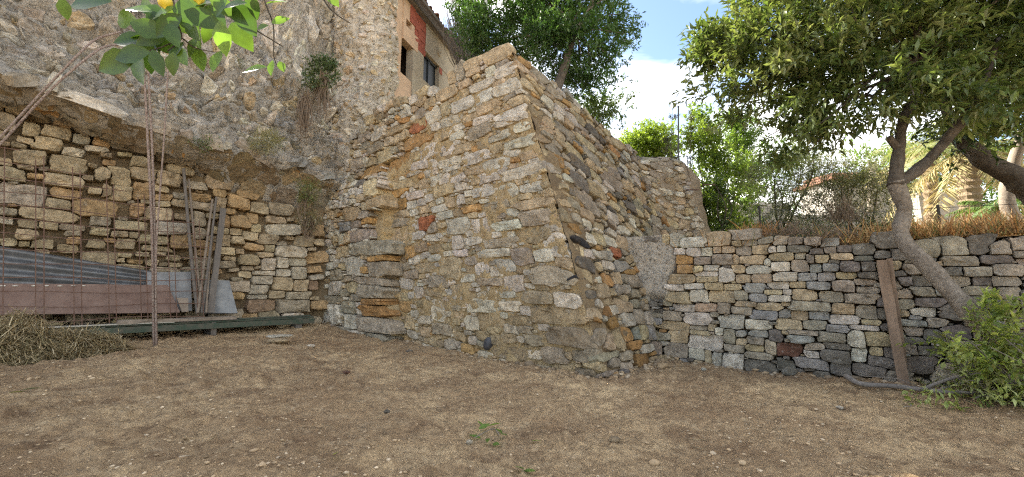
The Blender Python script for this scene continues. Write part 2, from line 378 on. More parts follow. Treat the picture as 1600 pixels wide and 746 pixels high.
def rows_fill(region, row, wid, inside, S=[], jit=.2):
    """roughly coursed stones"""
    u0, u1, v0, v1 = region; v = v0; out = []; arr = np.array([s[:5] for s in S]).reshape(-1, 5)
    while v < v1:
        h = row * random.uniform(.65, 1.35); u = u0 - random.random() * wid
        while u < u1:
            w_ = wid * random.uniform(.5, 1.6); cu, cv = u + w_ / 2, v + h / 2 + random.uniform(-.1, .1) * h; parts = [(cv, h)]
            if random.random() < .18: q = random.uniform(.35, .65); parts = [(v + h * q / 2, h * q), (v + h * (1 + q) / 2, h * (1 - q))]
            for pv, ph in parts:
                if inside(cu, pv):
                    ok = True
                    if len(arr):
                        dx = np.abs(arr[:, 0] - cu) - (arr[:, 2] + w_ / 2) * .80; dy = np.abs(arr[:, 1] - pv) - (arr[:, 3] + ph / 2) * .80
                        ok = not ((dx < 0) & (dy < 0)).any()
                    if ok: out.append((cu, pv, w_ / 2, ph / 2, random.gauss(0, .03)))
            u += w_
        v += h
    return out
def outlines(S, gap, grow, k=14, p=4.0, inside=None):
    S = np.array(S); out = []; ts = np.arange(.35, 1.9, .045); th = np.linspace(0, 2 * math.pi, k, endpoint=False)
    for i, s in enumerate(S):
        R_ = 2.2 * (s[2] + s[3]); nb = np.where((np.abs(S[:, 0] - s[0]) < S[:, 2] + R_) & (np.abs(S[:, 1] - s[1]) < S[:, 3] + R_))[0]; nb = nb[nb != i]
        th_ = th + RNG.uniform(-.07, .07, k)
        p_ = p * RNG.uniform(.7, 1.7)
        ct, st = np.cos(th_), np.sin(th_); rr = (np.abs(ct) ** p_ + np.abs(st) ** p_) ** (-1 / p_) * (1 + .13 * vnoise(np.stack([np.cos(th_) * 1.6, np.sin(th_) * 1.6, 0 * th_ + i * 3.7], -1)))
        lx, ly = s[2] * ct * rr, s[3] * st * rr; c, sn = math.cos(s[4]), math.sin(s[4])
        dx, dy = lx * c - ly * sn, lx * sn + ly * c
        g_ = grow[i] if np.ndim(grow) else grow
        tmax = g_ * (1 + RNG.normal(0, .05, k)); t = np.full(k, .4)
        if len(nb):
            PP = np.stack([s[0] + dx[:, None] * ts, s[1] + dy[:, None] * ts], -1).reshape(-1, 2)
            mn = metric(S[nb], PP, p).min(1).reshape(k, -1)
            for j in range(k):
                bad = np.where(mn[j] < ts)[0]; t[j] = ts[bad[0]] - .02 if len(bad) else 2.0
        else: t[:] = 2.0
        t = np.minimum(t, tmax); L_ = np.hypot(dx, dy); t = np.maximum(t - gap / np.maximum(L_, .01), .3)
        t = .84 * t + .08 * (np.roll(t, 1) + np.roll(t, -1))
        out.append(np.stack([s[0] + dx * t, s[1] + dy * t], -1))
    return out
def stone_geo(O, surf, proud, deep=.10, bulge=.5, rot=.05):
    """a stone from its outline on a face: buried root, rough sides, uneven broken front"""
    k = len(O); c = O.mean(0); tilt = RNG.normal(0, rot, 2); size = np.hypot(*(O - c).T).mean()
    rings = [(1.0, -deep), (1.0, proud * .5), (.945, proud * .9), (.66, proud), (.34, proud)]
    UV = [c + (O - c) * sc for sc, _ in rings]; loc = np.vstack(UV) - c; dd = np.repeat([d_ for _, d_ in rings], k)
    nz_ = fbm(np.concatenate([loc / max(size, .02) * 1.3, np.zeros((len(loc), 1))], 1) + RNG.uniform(0, 50, 3), 2, .7)
    D = [dd + np.where(dd < 0, 0, loc @ tilt + (.06 * size + .24 * proud) * nz_)]
    UV.append(c[None]); D.append(np.array([proud * (1 + bulge * .12)])); UV = np.vstack(UV); D = np.concatenate(D); V = surf(UV[:, 0], UV[:, 1], D)
    Fc = []
    for r in range(4):
        for j in range(k):
            a = r * k + j; b = r * k + (j + 1) % k; Fc += [(a, b, b + k), (a, b + k, a + k)]
    for j in range(k): Fc.append((4 * k + j, 4 * k + (j + 1) % k, 5 * k))
    return V, Fc
def lay_stones(parent, items, mat, limit, rest_name='rubble', name='stone'):
    """items: (V, F, colour, visible area); the largest become parts, the rest one mass"""
    items.sort(key=lambda i: -i[3])
    for V, Fc, c, _ in items[:limit]: obj(name, V, Fc, mat, parent, c)
    if len(items) > limit:
        VV = []; FF = []; CC = []; n_ = 0
        for V, Fc, c, _ in items[limit:]:
            VV.append(V); FF += [tuple(i + n_ for i in f) for f in Fc]; CC.append(np.tile(c, (len(V), 1))); n_ += len(V)
        o = obj(rest_name, np.vstack(VV), FF, mat, parent, np.vstack(CC)); o['kind'] = 'stuff'
def screen(V):
    v = V - CAM; yy = math.cos(TH) * v[:, 1] + math.sin(TH) * v[:, 2]; zz = -math.sin(TH) * v[:, 1] + math.cos(TH) * v[:, 2]
    yy = np.where(yy < .2, np.nan, yy); x = 800 + F * v[:, 0] / yy; y = 373 - F * zz / yy; return x, y
def area(V):
    x, y = screen(V)
    if not np.isfinite(x).all(): return 0
    a = (x.max() - x.min()) * (y.max() - y.min()); inside = (x.max() > 0) & (x.min() < 1600) & (y.max() > 0) & (y.min() < 746)
    return a if inside else a * .01
def sheet(fn, us, ws, name, mat, parent=None, smooth=True, cols=None, flip=False):
    U, Wv = np.meshgrid(us, ws); V = fn(U.ravel(), Wv.ravel()); nx = len(us); ny = len(ws)
    ii = (np.arange(ny - 1)[:, None] * nx + np.arange(nx - 1)[None]).ravel(); q = np.stack([ii, ii + 1, ii + nx + 1, ii + nx], 1)
    if flip: q = q[:, ::-1]
    return put(name, fast_mesh(name, V, q, cols, smooth), mat, parent)
def traced(lst, toUV):
    S = []; T_ = []
    for cx, cy, w_, h_, k in lst:
        a = toUV(cx - w_ / 2, cy); b = toUV(cx + w_ / 2, cy); c = toUV(cx, cy - h_ / 2); d = toUV(cx, cy + h_ / 2); m_ = toUV(cx, cy)
        # a stone lies level, so the slope it shows in the picture is left to the perspective
        S.append((m_[0], m_[1], abs(a[0] - b[0]) / 2, abs(c[1] - d[1]) / 2, 0.0)); T_.append(k)
    return S, T_

# ------------------------------------------------------------------ bastion
E0 = gnd(945, 590); E1 = aty(800, 75, 6.75); EV = E1 - E0
dA = np.array([-.733, .68, 0]); dA /= np.linalg.norm(dA); dR = np.array([.69, .724, 0]); dR /= np.linalg.norm(dR)
nA = unit(np.cross(EV, dA)); nR = unit(np.cross(dR, EV))
def faceA(u, z, d=0):
    u = np.asarray(u, float); z = np.asarray(z, float); d = np.asarray(d, float) + 0 * u
    return E0 + EV * (z / EV[2])[:, None] + dA * u[:, None] + nA * d[:, None]
def faceR(u, z, d=0):
    u = np.asarray(u, float); z = np.asarray(z, float); d = np.asarray(d, float) + 0 * u
    return E0 + EV * (z / EV[2])[:, None] + dR * u[:, None] + nR * d[:, None]
def uvA(px, py):
    q = onplane(px, py, E0, nA); t = q[2] / EV[2]; return np.dot(q - (E0 + EV * t), dA), q[2]
def uvR(px, py):
    q = onplane(px, py, E0, nR); t = q[2] / EV[2]; return np.dot(q - (E0 + EV * t), dR), q[2]
TA = [(-.1, 5.36), (.6, 5.60), (.72, 5.45), (1.1, 5.5), (1.4, 5.42), (1.9, 5.3), (2.6, 5.55), (3.1, 5.5), (3.7, 5.62), (4.5, 5.72), (5.2, 5.5), (5.6, 5.2), (7.8, 5.2)]
TR = [(-.1, 5.36), (.8, 5.17), (1.9, 4.93), (3.0, 4.47), (4.4, 4.28), (5.2, 4.1), (9, 3.9)]
topA = lambda u: np.interp(u, *zip(*TA)); topR = lambda u: np.interp(u, *zip(*TR))
bast = thing('stone_bastion', E0, 'tall battered corner bastion of pale stones set in ochre mortar', 'bastion')
def pillar_step(u, z):                       # the older buttress stands proud of the mortared face on its left
    edge = np.interp(z, [0, .5, 2.2, 3.3, 3.9, 4.2], [4.72, 4.68, 4.52, 4.30, 4.05, 3.9]) + .06 * np.sin(z * 23)
    return edge
pier_off = lambda z: .36 * sstep(4.4, 3.2, z)
def facePier(u, z, d=0): return faceA(u, z, np.asarray(d, float) + pier_off(np.asarray(z, float)))
def coreA(u, w):
    z = -.25 + (topA(u) + .2) * w
    P = faceA(u, z); k = .03 * fbm(P * 1.3, 3) + .034 * fbm(P * 6, 4, .7)
    k = k + (pier_off(z) - .11) * sstep(-.015, .03, u - pillar_step(u, z)) * (z < 4.4) - .05 * sstep(4.9, 5.3, z)
    k = k - .22 * sstep(.25, -.1, u) ** 2 * 0
    return P + nA * k[:, None]
def coreR(u, w):
    z = -.25 + (topR(u) + .2) * w
    P = faceR(u, z); k = .03 * fbm(P * 1.3, 3) + .025 * fbm(P * 6, 4, .6) - .14 * sstep(.55, .85, u - .12 * np.sin(z * 3) - .25 * sstep(2.5, 0, z))
    return P + nR * k[:, None]
sheet(coreA, np.arange(0, 7.9, .05), np.linspace(0, 1, 110), 'front_mortar', M['mortar'], bast, flip=True)
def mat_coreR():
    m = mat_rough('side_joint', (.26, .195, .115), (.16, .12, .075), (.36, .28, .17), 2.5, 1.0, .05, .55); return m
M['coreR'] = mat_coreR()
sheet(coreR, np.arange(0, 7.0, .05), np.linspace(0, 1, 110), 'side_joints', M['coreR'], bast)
def topcap(u, w):
    z = np.minimum(topA(np.clip(u, 0, 5.5)), topR(w)) - .07
    return E0 + EV * (z / EV[2])[:, None] + dA * u[:, None] + dR * w[:, None] + np.array([0, 0, 1]) * (.05 * fbm(np.stack([u, w, 0 * u], -1) * 3, 3))[:, None]
sheet(topcap, np.linspace(.0, 7.8, 60), np.linspace(.0, 7.0, 60), 'earth_fill', M['earth_core'], bast, flip=False)

def inner():  # unseen inset sheets added to stop sun leaking through the corner
    zs = np.linspace(-.2, 4.9, 6); sh = (dA + dR) * .17; V = []
    for z in zs: e = E0 + EV * (z / EV[2]) + sh; V += [e + dA * 7.4, e, (E0 + EV * (min(z, 4.9 - (4.9 - 3.5) * max(0, z) / 4.9 * 1.0) / EV[2]) + sh) + dR * 6.4]
    top = [E0 + EV + sh * 1.0 + dA * .05 + dR * .05]
    Fc = [(3 * i + j, 3 * i + j + 1, 3 * i + 4 + j, 3 * i + 3 + j) for i in range(5) for j in (0, 1)]
    obj('light_seal', V, Fc, M['earth_core'], bast)
inner()
A_TR = [(779,87,45,22,'c'),(798,109,30,20,'w'),(797,137,42,21,'w'),(808,158,26,15,'c'),(800,183,50,20,'w'),(767,112,17,17,'w'),(740,100,26,15,'c'),(740,114,23,11,'c'),(719,114,15,25,'g'),(706,122,12,20,'c'),(727,133,21,14,'c'),(755,134,38,14,'w'),(757,152,28,20,'w'),(723,148,21,14,'c'),(699,147,34,18,'c'),(697,171,14,22,'c'),(723,166,36,20,'w'),(764,169,34,15,'c'),(706,190,33,14,'w'),(736,184,25,11,'c'),(756,188,30,10,'w'),
(789,193,30,12,'w'),(817,200,22,14,'w'),(811,225,50,17,'w'),(826,244,26,13,'c'),(817,270,62,18,'w'),(831,294,36,15,'w'),(794,299,32,20,'w'),(755,301,36,15,'w'),(765,279,33,16,'w'),(778,257,40,17,'w'),(744,247,42,17,'w'),(780,215,40,12,'w'),(749,208,38,20,'g'),(716,213,22,15,'w'),(692,213,23,15,'c'),(701,234,19,20,'w'),(724,232,22,14,'c'),(705,254,33,12,'w'),(707,264,25,8,'w'),(691,281,24,16,'w'),(715,280,22,13,'w'),(743,268,25,11,'c'),(695,298,28,16,'c'),(721,311,12,16,'w'),
(737,327,32,11,'o'),(777,321,42,12,'g'),(833,319,55,16,'c'),(838,342,46,24,'g'),(838,367,46,24,'m'),(793,353,42,15,'w'),(751,354,24,21,'w'),(716,353,36,24,'w'),(697,337,26,12,'w'),(716,380,16,21,'w'),(740,378,26,14,'w'),(783,381,54,15,'g'),(770,395,48,13,'w'),(850,400,28,18,'w'),(818,402,30,25,'g'),(722,396,21,11,'w'),(706,420,33,31,'y'),(737,409,17,14,'g'),(773,425,13,15,'w'),(861,432,65,32,'g'),(697,387,14,10,'c'),(686,370,14,9,'w'),
(766,441,40,12,'g'),(755,478,45,20,'w'),(798,479,31,17,'w'),(794,460,22,11,'w'),(721,451,30,13,'c'),(717,465,16,8,'w'),(700,479,16,12,'w'),(715,482,14,10,'g'),(692,515,25,18,'g'),(766,501,36,16,'m'),(812,501,31,16,'m'),(872,493,80,26,'m'),(741,532,12,14,'w'),(799,552,50,18,'m'),(840,465,45,20,'g'),(892,526,60,27,'d'),(835,532,28,15,'g'),(908,557,24,16,'d'),(915,582,28,10,'d'),(846,576,28,11,'g'),
(590,269,34,17,'o'),(625,262,34,34,'O'),(604,246,24,24,'c'),(636,287,42,14,'c'),(601,298,22,27,'y'),(624,302,28,12,'o'),(672,237,29,20,'w'),(654,221,46,18,'o'),(654,199,24,16,'r'),(624,204,42,12,'c'),(595,212,24,15,'w'),(629,216,22,16,'c'),(610,221,15,15,'c'),(590,232,24,14,'g'),(572,216,16,17,'g'),(656,261,27,13,'w'),(677,257,13,15,'w'),(686,282,26,16,'w'),(663,288,14,15,'c'),(650,306,26,12,'w'),(648,272,22,8,'g'),(578,289,15,14,'d'),(571,303,11,11,'w'),(563,258,15,20,'g'),
(573,339,27,19,'c'),(593,342,13,12,'g'),(611,322,27,15,'c'),(630,319,14,16,'O'),(622,337,36,12,'c'),(644,321,17,14,'w'),(620,350,34,13,'g'),(581,355,17,11,'g'),(597,350,13,9,'o'),(563,359,18,14,'b'),(589,372,33,17,'g'),(620,368,30,23,'c'),(604,391,60,22,'g'),(560,396,22,17,'y'),(577,417,29,29,'w'),(614,407,28,8,'o'),(616,422,31,22,'g'),(643,429,23,14,'g'),(595,424,11,10,'o'),(641,394,14,22,'o'),(667,349,23,20,'r'),(646,353,17,15,'w'),(652,369,21,12,'w'),(678,372,26,10,'w'),(659,386,19,15,'m'),(681,389,23,12,'m'),(681,404,16,10,'w'),(669,419,27,15,'c'),(551,431,22,17,'g'),(687,326,24,11,'w'),(676,355,12,17,'g'),
(549,451,24,20,'w'),(577,450,18,15,'c'),(590,440,17,10,'g'),(612,442,26,12,'g'),(604,456,40,20,'g'),(607,472,34,9,'O'),(580,466,19,10,'g'),(606,486,34,17,'O'),(571,480,18,18,'g'),(544,491,33,28,'w'),(575,502,20,22,'w'),(608,507,46,24,'g'),(559,517,26,15,'g'),(583,525,26,19,'w'),(611,527,30,16,'g'),(536,514,18,16,'c'),(544,469,21,11,'g'),(635,443,18,17,'w'),(632,464,15,12,'c'),(633,479,18,16,'o'),(640,505,17,20,'c'),(664,500,18,12,'w'),(665,519,16,15,'c'),(686,440,28,18,'g'),(679,457,26,12,'m'),(661,475,16,10,'m')]
SA, TnA = traced(A_TR, uvA)
SA = [(max(s[0], s[2] * .55 + .03), s[1], s[2], s[3], s[4]) for s in SA]
insA = lambda u, z: .02 < u < 7.6 and .0 < z < topA(u) - .08
# coping row on the front face
nTr = len(SA)
cop = []; u = 1.5
while u < 5.5:
    w_ = random.uniform(.22, .42); cop.append((u + w_ / 2, float(topA(u + w_ / 2)) - .10, w_ / 2, random.uniform(.09, .13), random.gauss(0, .08))); u += w_ + .01
SAc = np.array(SA); cop = [c for c in cop if not ((np.abs(SAc[:, 0] - c[0]) < (SAc[:, 2] + c[2]) * .7) & (np.abs(SAc[:, 1] - c[1]) < (SAc[:, 3] + c[3]) * .7)).any()]
fillA = cop + pack_fill(SA + cop, (0, 7.6, 0, 5.6), 11000, (.17, .035), insA, tol=.88)
SAall = SA + fillA
TnA += [random.choices('wcgmo', (7, 5, 2, 1.2, .5))[0] for _ in fillA]
growA = np.array([1.24] * nTr + [1.30] * len(fillA))
isP = np.array([s[0] > pillar_step(np.array([s[0]]), np.array([s[1]]))[0] - .05 and s[1] < 4.4 or s[1] > 4.2 and s[0] > 3.3 for s in SAall])
growA[isP] = 1.30
OA = outlines(SAall, .009, growA, k=16, p=6.0)
smear = lambda z: (.05 + .30 * float(sstep(1.6, .4, z))) * random.uniform(.6, 1.2)      # mortar smeared over the stones, most near the foot
items = []
for i, O in enumerate(OA):
    s = SAall[i]; pl = isP[i]
    if O[:, 0].min() < .0: O[:, 0] -= O[:, 0].min() + .01
    proud = random.uniform(.05, .11) if pl else random.uniform(.014, .045) + .012 * min(s[2], .3) / .3
    if i < nTr and TnA[i] == 'm': proud *= .6
    V, Fc = stone_geo(O, facePier if pl else faceA, proud, .34 if pl else .10); items.append((V, Fc[::-1] if False else [f[::-1] for f in Fc], tone(TnA[i]) if pl else tone(TnA[i]) * (1 - smear(s[1])) + np.array((.56, .42, .22)) * smear(s[1]), area(V)))
# side face: dry, irregular, dipping courses
R_TR = [(905,260,30,16,'d'),(897,240,22,18,'c'),(882,205,22,14,'g'),(916,225,26,14,'y'),(925,245,26,16,'g'),(905,285,26,18,'d'),(890,300,14,10,'d'),(930,300,30,18,'c'),(915,318,30,22,'g'),(957,285,26,16,'g'),(905,318,14,10,'O'),(912,435,22,12,'k'),(905,380,24,10,'k'),(899,357,20,14,'O'),(915,415,26,24,'d'),(962,395,12,12,'r'),(972,416,18,16,'b'),(983,425,14,10,'o'),(948,488,12,18,'O'),(955,505,12,20,'O'),(968,498,34,0,'g'),(966,530,16,34,'c'),(980,523,16,24,'o'),(994,520,12,20,'b'),(1003,520,12,22,'y'),(1015,520,12,22,'b'),(1003,563,18,20,'O'),(975,558,22,16,'g'),(958,563,18,26,'g'),(981,500,20,24,'w'),(998,494,18,26,'g'),(975,478,26,24,'c'),(992,540,22,14,'o'),(1010,545,18,14,'w'),(950,535,14,34,'c'),(930,498,20,16,'O'),(945,400,18,12,'b'),(950,415,16,12,'w'),(970,455,16,16,'g'),(940,455,18,22,'c'),(975,467,14,20,'c')]
R_TR = [r for r in R_TR if r[3] > 0]
SR, TnR = traced(R_TR, uvR)
angR = lambda u, z: -.26 * sstep(1.4, 2.6, z) - .04
SR = [(s[0], s[1], min(s[2] * 1.0, .3), s[3], angR(s[0], s[1])) for s in SR]
insR = lambda u, z: .20 + .08 * math.sin(z * 3) < u < 6.6 and .0 < z < topR(u) - .05
nR_ = len(SR)
fillR = pack_fill(SR, (.15, 6.6, 0, 5.3), 12000, (.15, .04), insR, angR, .12, tol=.9)
quo = []
for s, k in zip(SA, TnA):                     # corner stones turn the corner onto the side face
    if s[0] - s[2] < .22 and s[1] < 5.3: quo.append(((s[1]), s[3], k))
SRall = SR + fillR; TnR += [random.choices('cgdowbOy', (7, 6, 1.6, 1.3, 4, .6, .3, 1.5))[0] for _ in fillR]
for z_, h_, k in quo: wq = random.uniform(.17, .32); SRall.append((wq * .98, z_, wq, h_ * .95, angR(0, z_) * .3)); TnR.append('g' if k == 'd' else random.choice('mcw'))
nq = len(quo)
OR = outlines(SRall, .010, np.array([1.28] * (len(SRall) - nq) + [1.12] * nq), p=4.2)
for i, O in enumerate(OR):
    q = i >= len(SRall) - nq
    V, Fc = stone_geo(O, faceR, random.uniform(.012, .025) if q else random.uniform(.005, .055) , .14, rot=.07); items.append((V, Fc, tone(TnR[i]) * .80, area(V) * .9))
lay_stones(bast, items, M['stone'], 300)

# ------------------------------------------------------------------ dry-stone terrace wall on the right
D0 = gnd(1042, 562); dD = unit(gnd(1420, 600) - D0); nD = np.array([dD[1], -dD[0], 0]); bD = .06
def faceD(u, z, d=0):
    u = np.asarray(u, float); z = np.asarray(z, float); d = np.asarray(d, float) + 0 * u
    return D0 + dD * u[:, None] + nD * (d - bD * z)[:, None] + np.array([0, 0, 1]) * z[:, None]
nDp = unit(nD + np.array([0, 0, bD]))
def uvD(px, py):
    q = onplane(px, py, D0, nDp); return np.dot(q - D0, dD), q[2]
topD = lambda u: np.interp(u, [-.8, 0, .6, 1.2, 2.8, 4.0, 9], [2.04, 2.05, 1.98, 1.96, 1.76, 1.69, 1.60])
dry = thing('dry_stone_wall', D0, 'low dry-laid grey stone terrace wall behind the leaning plank', 'wall')
def coreD(u, w):
    z = -.2 + (topD(u) + .12) * w; u = np.maximum(u, -.33 * np.maximum(z, 0)); P = faceD(u, z); k = -.15 + .03 * fbm(P * 4, 4, .6) + .10 * sstep(.45, .1, u) * sstep(.9, 1.2, z) ; return P + nD * k[:, None]
sheet(coreD, np.arange(-.75, 9, .05), np.linspace(0, 1, 45), 'joint_earth', M['earth_core'], dry)
D_TR = [(1041,376,9,14,'c'),(1055,377,13,18,'w'),(1082,381,42,14,'w'),(1125,375,35,20,'c'),(1162,368,38,15,'g'),(1151,381,15,9,'c'),(1171,380,23,8,'g'),(1062,393,16,10,'w'),(1085,395,23,15,'w'),(1105,395,18,14,'w'),(1121,391,13,10,'c'),(1138,390,21,12,'c'),(1162,394,25,14,'g'),(1188,391,27,14,'c'),(1207,391,14,10,'w'),(1070,406,27,13,'o'),(1098,408,28,13,'g'),(1129,406,34,16,'g'),(1150,405,11,15,'c'),(1173,406,39,14,'c'),(1199,411,11,11,'w'),(1073,420,22,12,'o'),(1092,421,14,11,'y'),(1111,419,24,10,'w'),(1106,428,34,8,'w'),(1136,430,27,23,'w'),(1154,421,22,13,'c'),(1184,422,38,14,'w'),(1161,436,25,13,'c'),(1190,435,33,15,'c'),(1064,437,38,13,'c'),(1106,437,31,9,'c'),(1055,450,27,10,'w'),(1084,448,28,10,'w'),(1117,448,27,14,'c'),(1144,449,26,10,'c'),(1180,451,33,17,'b'),(1059,464,35,17,'c'),(1092,462,29,20,'w'),(1127,463,41,18,'c'),(1158,462,22,16,'g'),(1184,465,27,16,'b'),(1206,457,29,8,'y'),
(1069,482,34,11,'w'),(1104,481,35,13,'c'),(1131,482,19,17,'g'),(1166,475,31,9,'c'),(1160,486,30,11,'g'),(1201,480,38,12,'c'),(1051,494,30,15,'g'),(1089,498,40,19,'w'),(1142,503,40,21,'w'),(1183,508,37,17,'w'),(1195,492,39,15,'b'),(1055,509,43,14,'c'),(1091,513,26,7,'g'),(1094,520,33,8,'c'),(1113,512,11,12,'y'),(1124,518,15,12,'w'),(1187,521,28,12,'b'),(1061,526,29,20,'c'),(1103,535,54,23,'w'),(1140,526,18,23,'g'),(1159,535,16,9,'y'),(1182,533,23,13,'g'),(1211,525,19,17,'d'),(1059,547,32,22,'g'),(1088,553,25,18,'w'),(1106,558,9,20,'y'),(1122,560,12,22,'w'),(1146,544,30,11,'g'),(1180,544,28,12,'c'),(1204,544,17,22,'g'),(1146,565,30,24,'w'),(1186,556,40,12,'g'),(1188,572,48,19,'d'),
(1221,377,19,11,'g'),(1243,377,22,10,'g'),(1270,378,26,11,'g'),(1295,380,24,11,'b'),(1220,390,14,10,'w'),(1249,390,30,11,'d'),(1276,394,22,9,'d'),(1297,391,20,10,'g'),(1319,390,23,10,'d'),(1349,391,33,15,'d'),(1222,402,36,13,'c'),(1250,401,17,10,'g'),(1266,405,13,14,'g'),(1284,405,23,13,'y'),(1315,401,35,10,'y'),(1348,404,28,8,'d'),(1220,417,29,15,'w'),(1250,415,28,18,'g'),(1275,420,19,13,'b'),(1296,418,23,13,'b'),(1330,418,28,16,'d'),(1358,417,24,15,'d'),(1226,433,37,15,'w'),(1262,433,29,12,'b'),(1292,433,29,14,'b'),(1321,431,32,10,'c'),(1356,431,30,12,'d'),(1216,446,32,11,'w'),(1246,445,25,10,'c'),(1279,447,37,13,'b'),(1317,448,36,18,'g'),(1350,441,31,11,'g'),(1353,453,31,10,'g'),(1231,457,14,9,'w'),(1256,461,36,17,'c'),(1300,464,36,18,'g'),(1344,467,51,16,'g'),(1219,466,32,10,'w'),
(1267,479,60,15,'g'),(1318,482,36,17,'c'),(1353,488,35,19,'g'),(1379,490,17,15,'d'),(1249,494,27,16,'c'),(1280,493,32,13,'b'),(1320,500,47,15,'w'),(1359,504,28,8,'y'),(1234,507,38,18,'y'),(1272,508,36,14,'g'),(1308,514,36,12,'b'),(1348,512,44,7,'w'),(1255,520,48,7,'g'),(1252,530,33,12,'b'),(1301,527,43,16,'g'),(1337,531,30,25,'w'),(1373,531,40,22,'c'),(1232,548,33,20,'R'),(1275,542,28,11,'g'),(1310,541,40,11,'d'),(1342,554,25,21,'w'),(1302,557,50,20,'d'),(1266,567,54,17,'b'),(1228,570,29,18,'d'),(1376,566,42,19,'d'),(1240,582,27,13,'d'),(1314,577,31,16,'d'),(1359,578,54,18,'d'),(1390,552,18,19,'d'),(1370,550,20,14,'c'),
(1410,398,40,18,'d'),(1450,390,46,24,'g'),(1490,388,50,26,'g'),(1530,385,40,26,'d'),(1560,390,40,20,'g'),(1590,384,26,20,'g'),(1500,408,56,16,'g'),(1555,405,50,14,'d'),(1430,420,34,14,'g'),(1490,424,26,13,'d'),(1525,425,40,14,'g'),(1575,422,42,20,'g'),(1415,440,22,12,'d'),(1440,440,28,14,'d'),(1395,447,24,14,'g'),(1490,440,40,14,'g'),(1535,440,26,12,'d'),(1570,440,40,16,'g'),(1412,460,26,14,'g'),(1440,455,30,12,'g'),(1530,455,40,14,'g'),(1575,458,30,18,'g'),(1415,475,28,15,'g'),(1450,473,42,12,'d'),(1520,470,34,14,'d'),(1560,476,40,14,'d'),(1412,490,18,9,'c'),(1440,488,34,12,'w'),(1490,488,40,20,'d'),(1425,505,44,9,'b'),(1465,505,30,14,'g'),(1428,518,30,12,'g'),(1460,525,36,20,'d'),(1420,545,24,16,'g'),(1450,548,34,14,'d'),(1490,520,44,22,'d')]
SD, TnD = traced(D_TR, uvD)
SD = [(s[0], s[1], s[2], s[3], -.03) for s in SD]
insD = lambda u, z: -.33 * z + .04 < u < 8.8 and -.02 < z < topD(u) - .05
nD_ = len(SD)
coD = []; u = .9
while u < 8.8:
    w_ = random.uniform(.22, .5); coD.append((u + w_ / 2, float(topD(u + w_ / 2)) - .03, w_ / 2, random.uniform(.07, .11), -.04)); u += w_ + .01
arr = np.array(SD); coD = [c for c in coD if not ((np.abs(arr[:, 0] - c[0]) < (arr[:, 2] + c[2]) * .75) & (np.abs(arr[:, 1] - c[1]) < (arr[:, 3] + c[3]) * .75)).any()]
fD = coD + rows_fill((4.1, 8.8, 0, 1.6), .15, .36, insD, SD + coD)
fD = fD + pack_fill(SD + fD, (-.72, 8.8, 0, 2.0), 6000, (.12, .022), insD, tol=.84)
SDa = SD + fD; TnD += [random.choices('gdcbwo', (5, 4.5, 1.6, 2, .6, .2))[0] for _ in fD]
plaster_patch = lambda u, z: u < .14 and .95 < z < 1.85
OD = outlines(SDa, .005, 1.45, k=16, p=8.0); items = []
for i, O in enumerate(OD):
    u_, z_ = SDa[i][:2]
    if plaster_patch(u_, z_) and i >= nD_: continue
    V, Fc = stone_geo(O, faceD, random.uniform(.0, .07), .22, rot=.06); items.append((V, Fc, tone(TnD[i]) * 1.02, area(V)))
lay_stones(dry, items, M['stone_grey'], 300)
def patch(u, w):
    z_ = .92 + 1.13 * w; ul_ = -.33 * z_ - .03; P = faceD(ul_ + (.24 - ul_) * u, z_, .035 + .02 * np.sin(9 * w) + 0 * u); k = .03 * fbm(P * 5, 4) - .14 * sstep(.72, 1.0, u + .12 * np.sin(7 * w)) - .12 * sstep(.14, 0, w); return P + nD * k[:, None]
sheet(patch, np.linspace(0, 1, 26), np.linspace(0, 1, 30), 'plaster_patch', M['plaster'], dry)

# crumbled chips and fallen mortar along the feet of the walls: uncountable
n = 700; w_ = RNG.integers(0, 3, n); t_ = RNG.random(n); o_ = np.abs(RNG.normal(0, .13, n)) + .03
bp_ = np.where((w_ == 0)[:, None], (E0 + dA * (t_ * 6.4)[:, None])[:, :2] + nA[:2] * o_[:, None], np.where((w_ == 1)[:, None], (E0 + dR * (t_ * 1.7)[:, None])[:, :2] + nR[:2] * o_[:, None], (D0 + dD * (t_ * 4.2)[:, None])[:, :2] + nD[:2] * o_[:, None]))
s_ = .008 + .03 * RNG.random(n) ** 3 + .03 * (RNG.random(n) < .05)
P = np.concatenate([bp_, (zg(bp_[:, 0], bp_[:, 1]) + clods(bp_[:, 0], bp_[:, 1]) + s_ * .2)[:, None]], 1); V, T = blobs(P, np.stack([s_ * 1.3, s_, s_ * .65], -1), RNG.uniform(0, 6.28, n), .35)
pc = np.array([(.36, .265, .16), (.30, .22, .135), (.40, .32, .22), (.22, .17, .115)])[RNG.integers(0, 4, n)]
tag(put('wall_rubble', fast_mesh('wall_rubble', V, T, np.repeat(pc, 12, 0)), M['crumb']), 'stone chips and crumbled mortar along the feet of the walls', 'rubble', None, 'stuff')
UPZ_ = np.array([0, 0, 1.0])
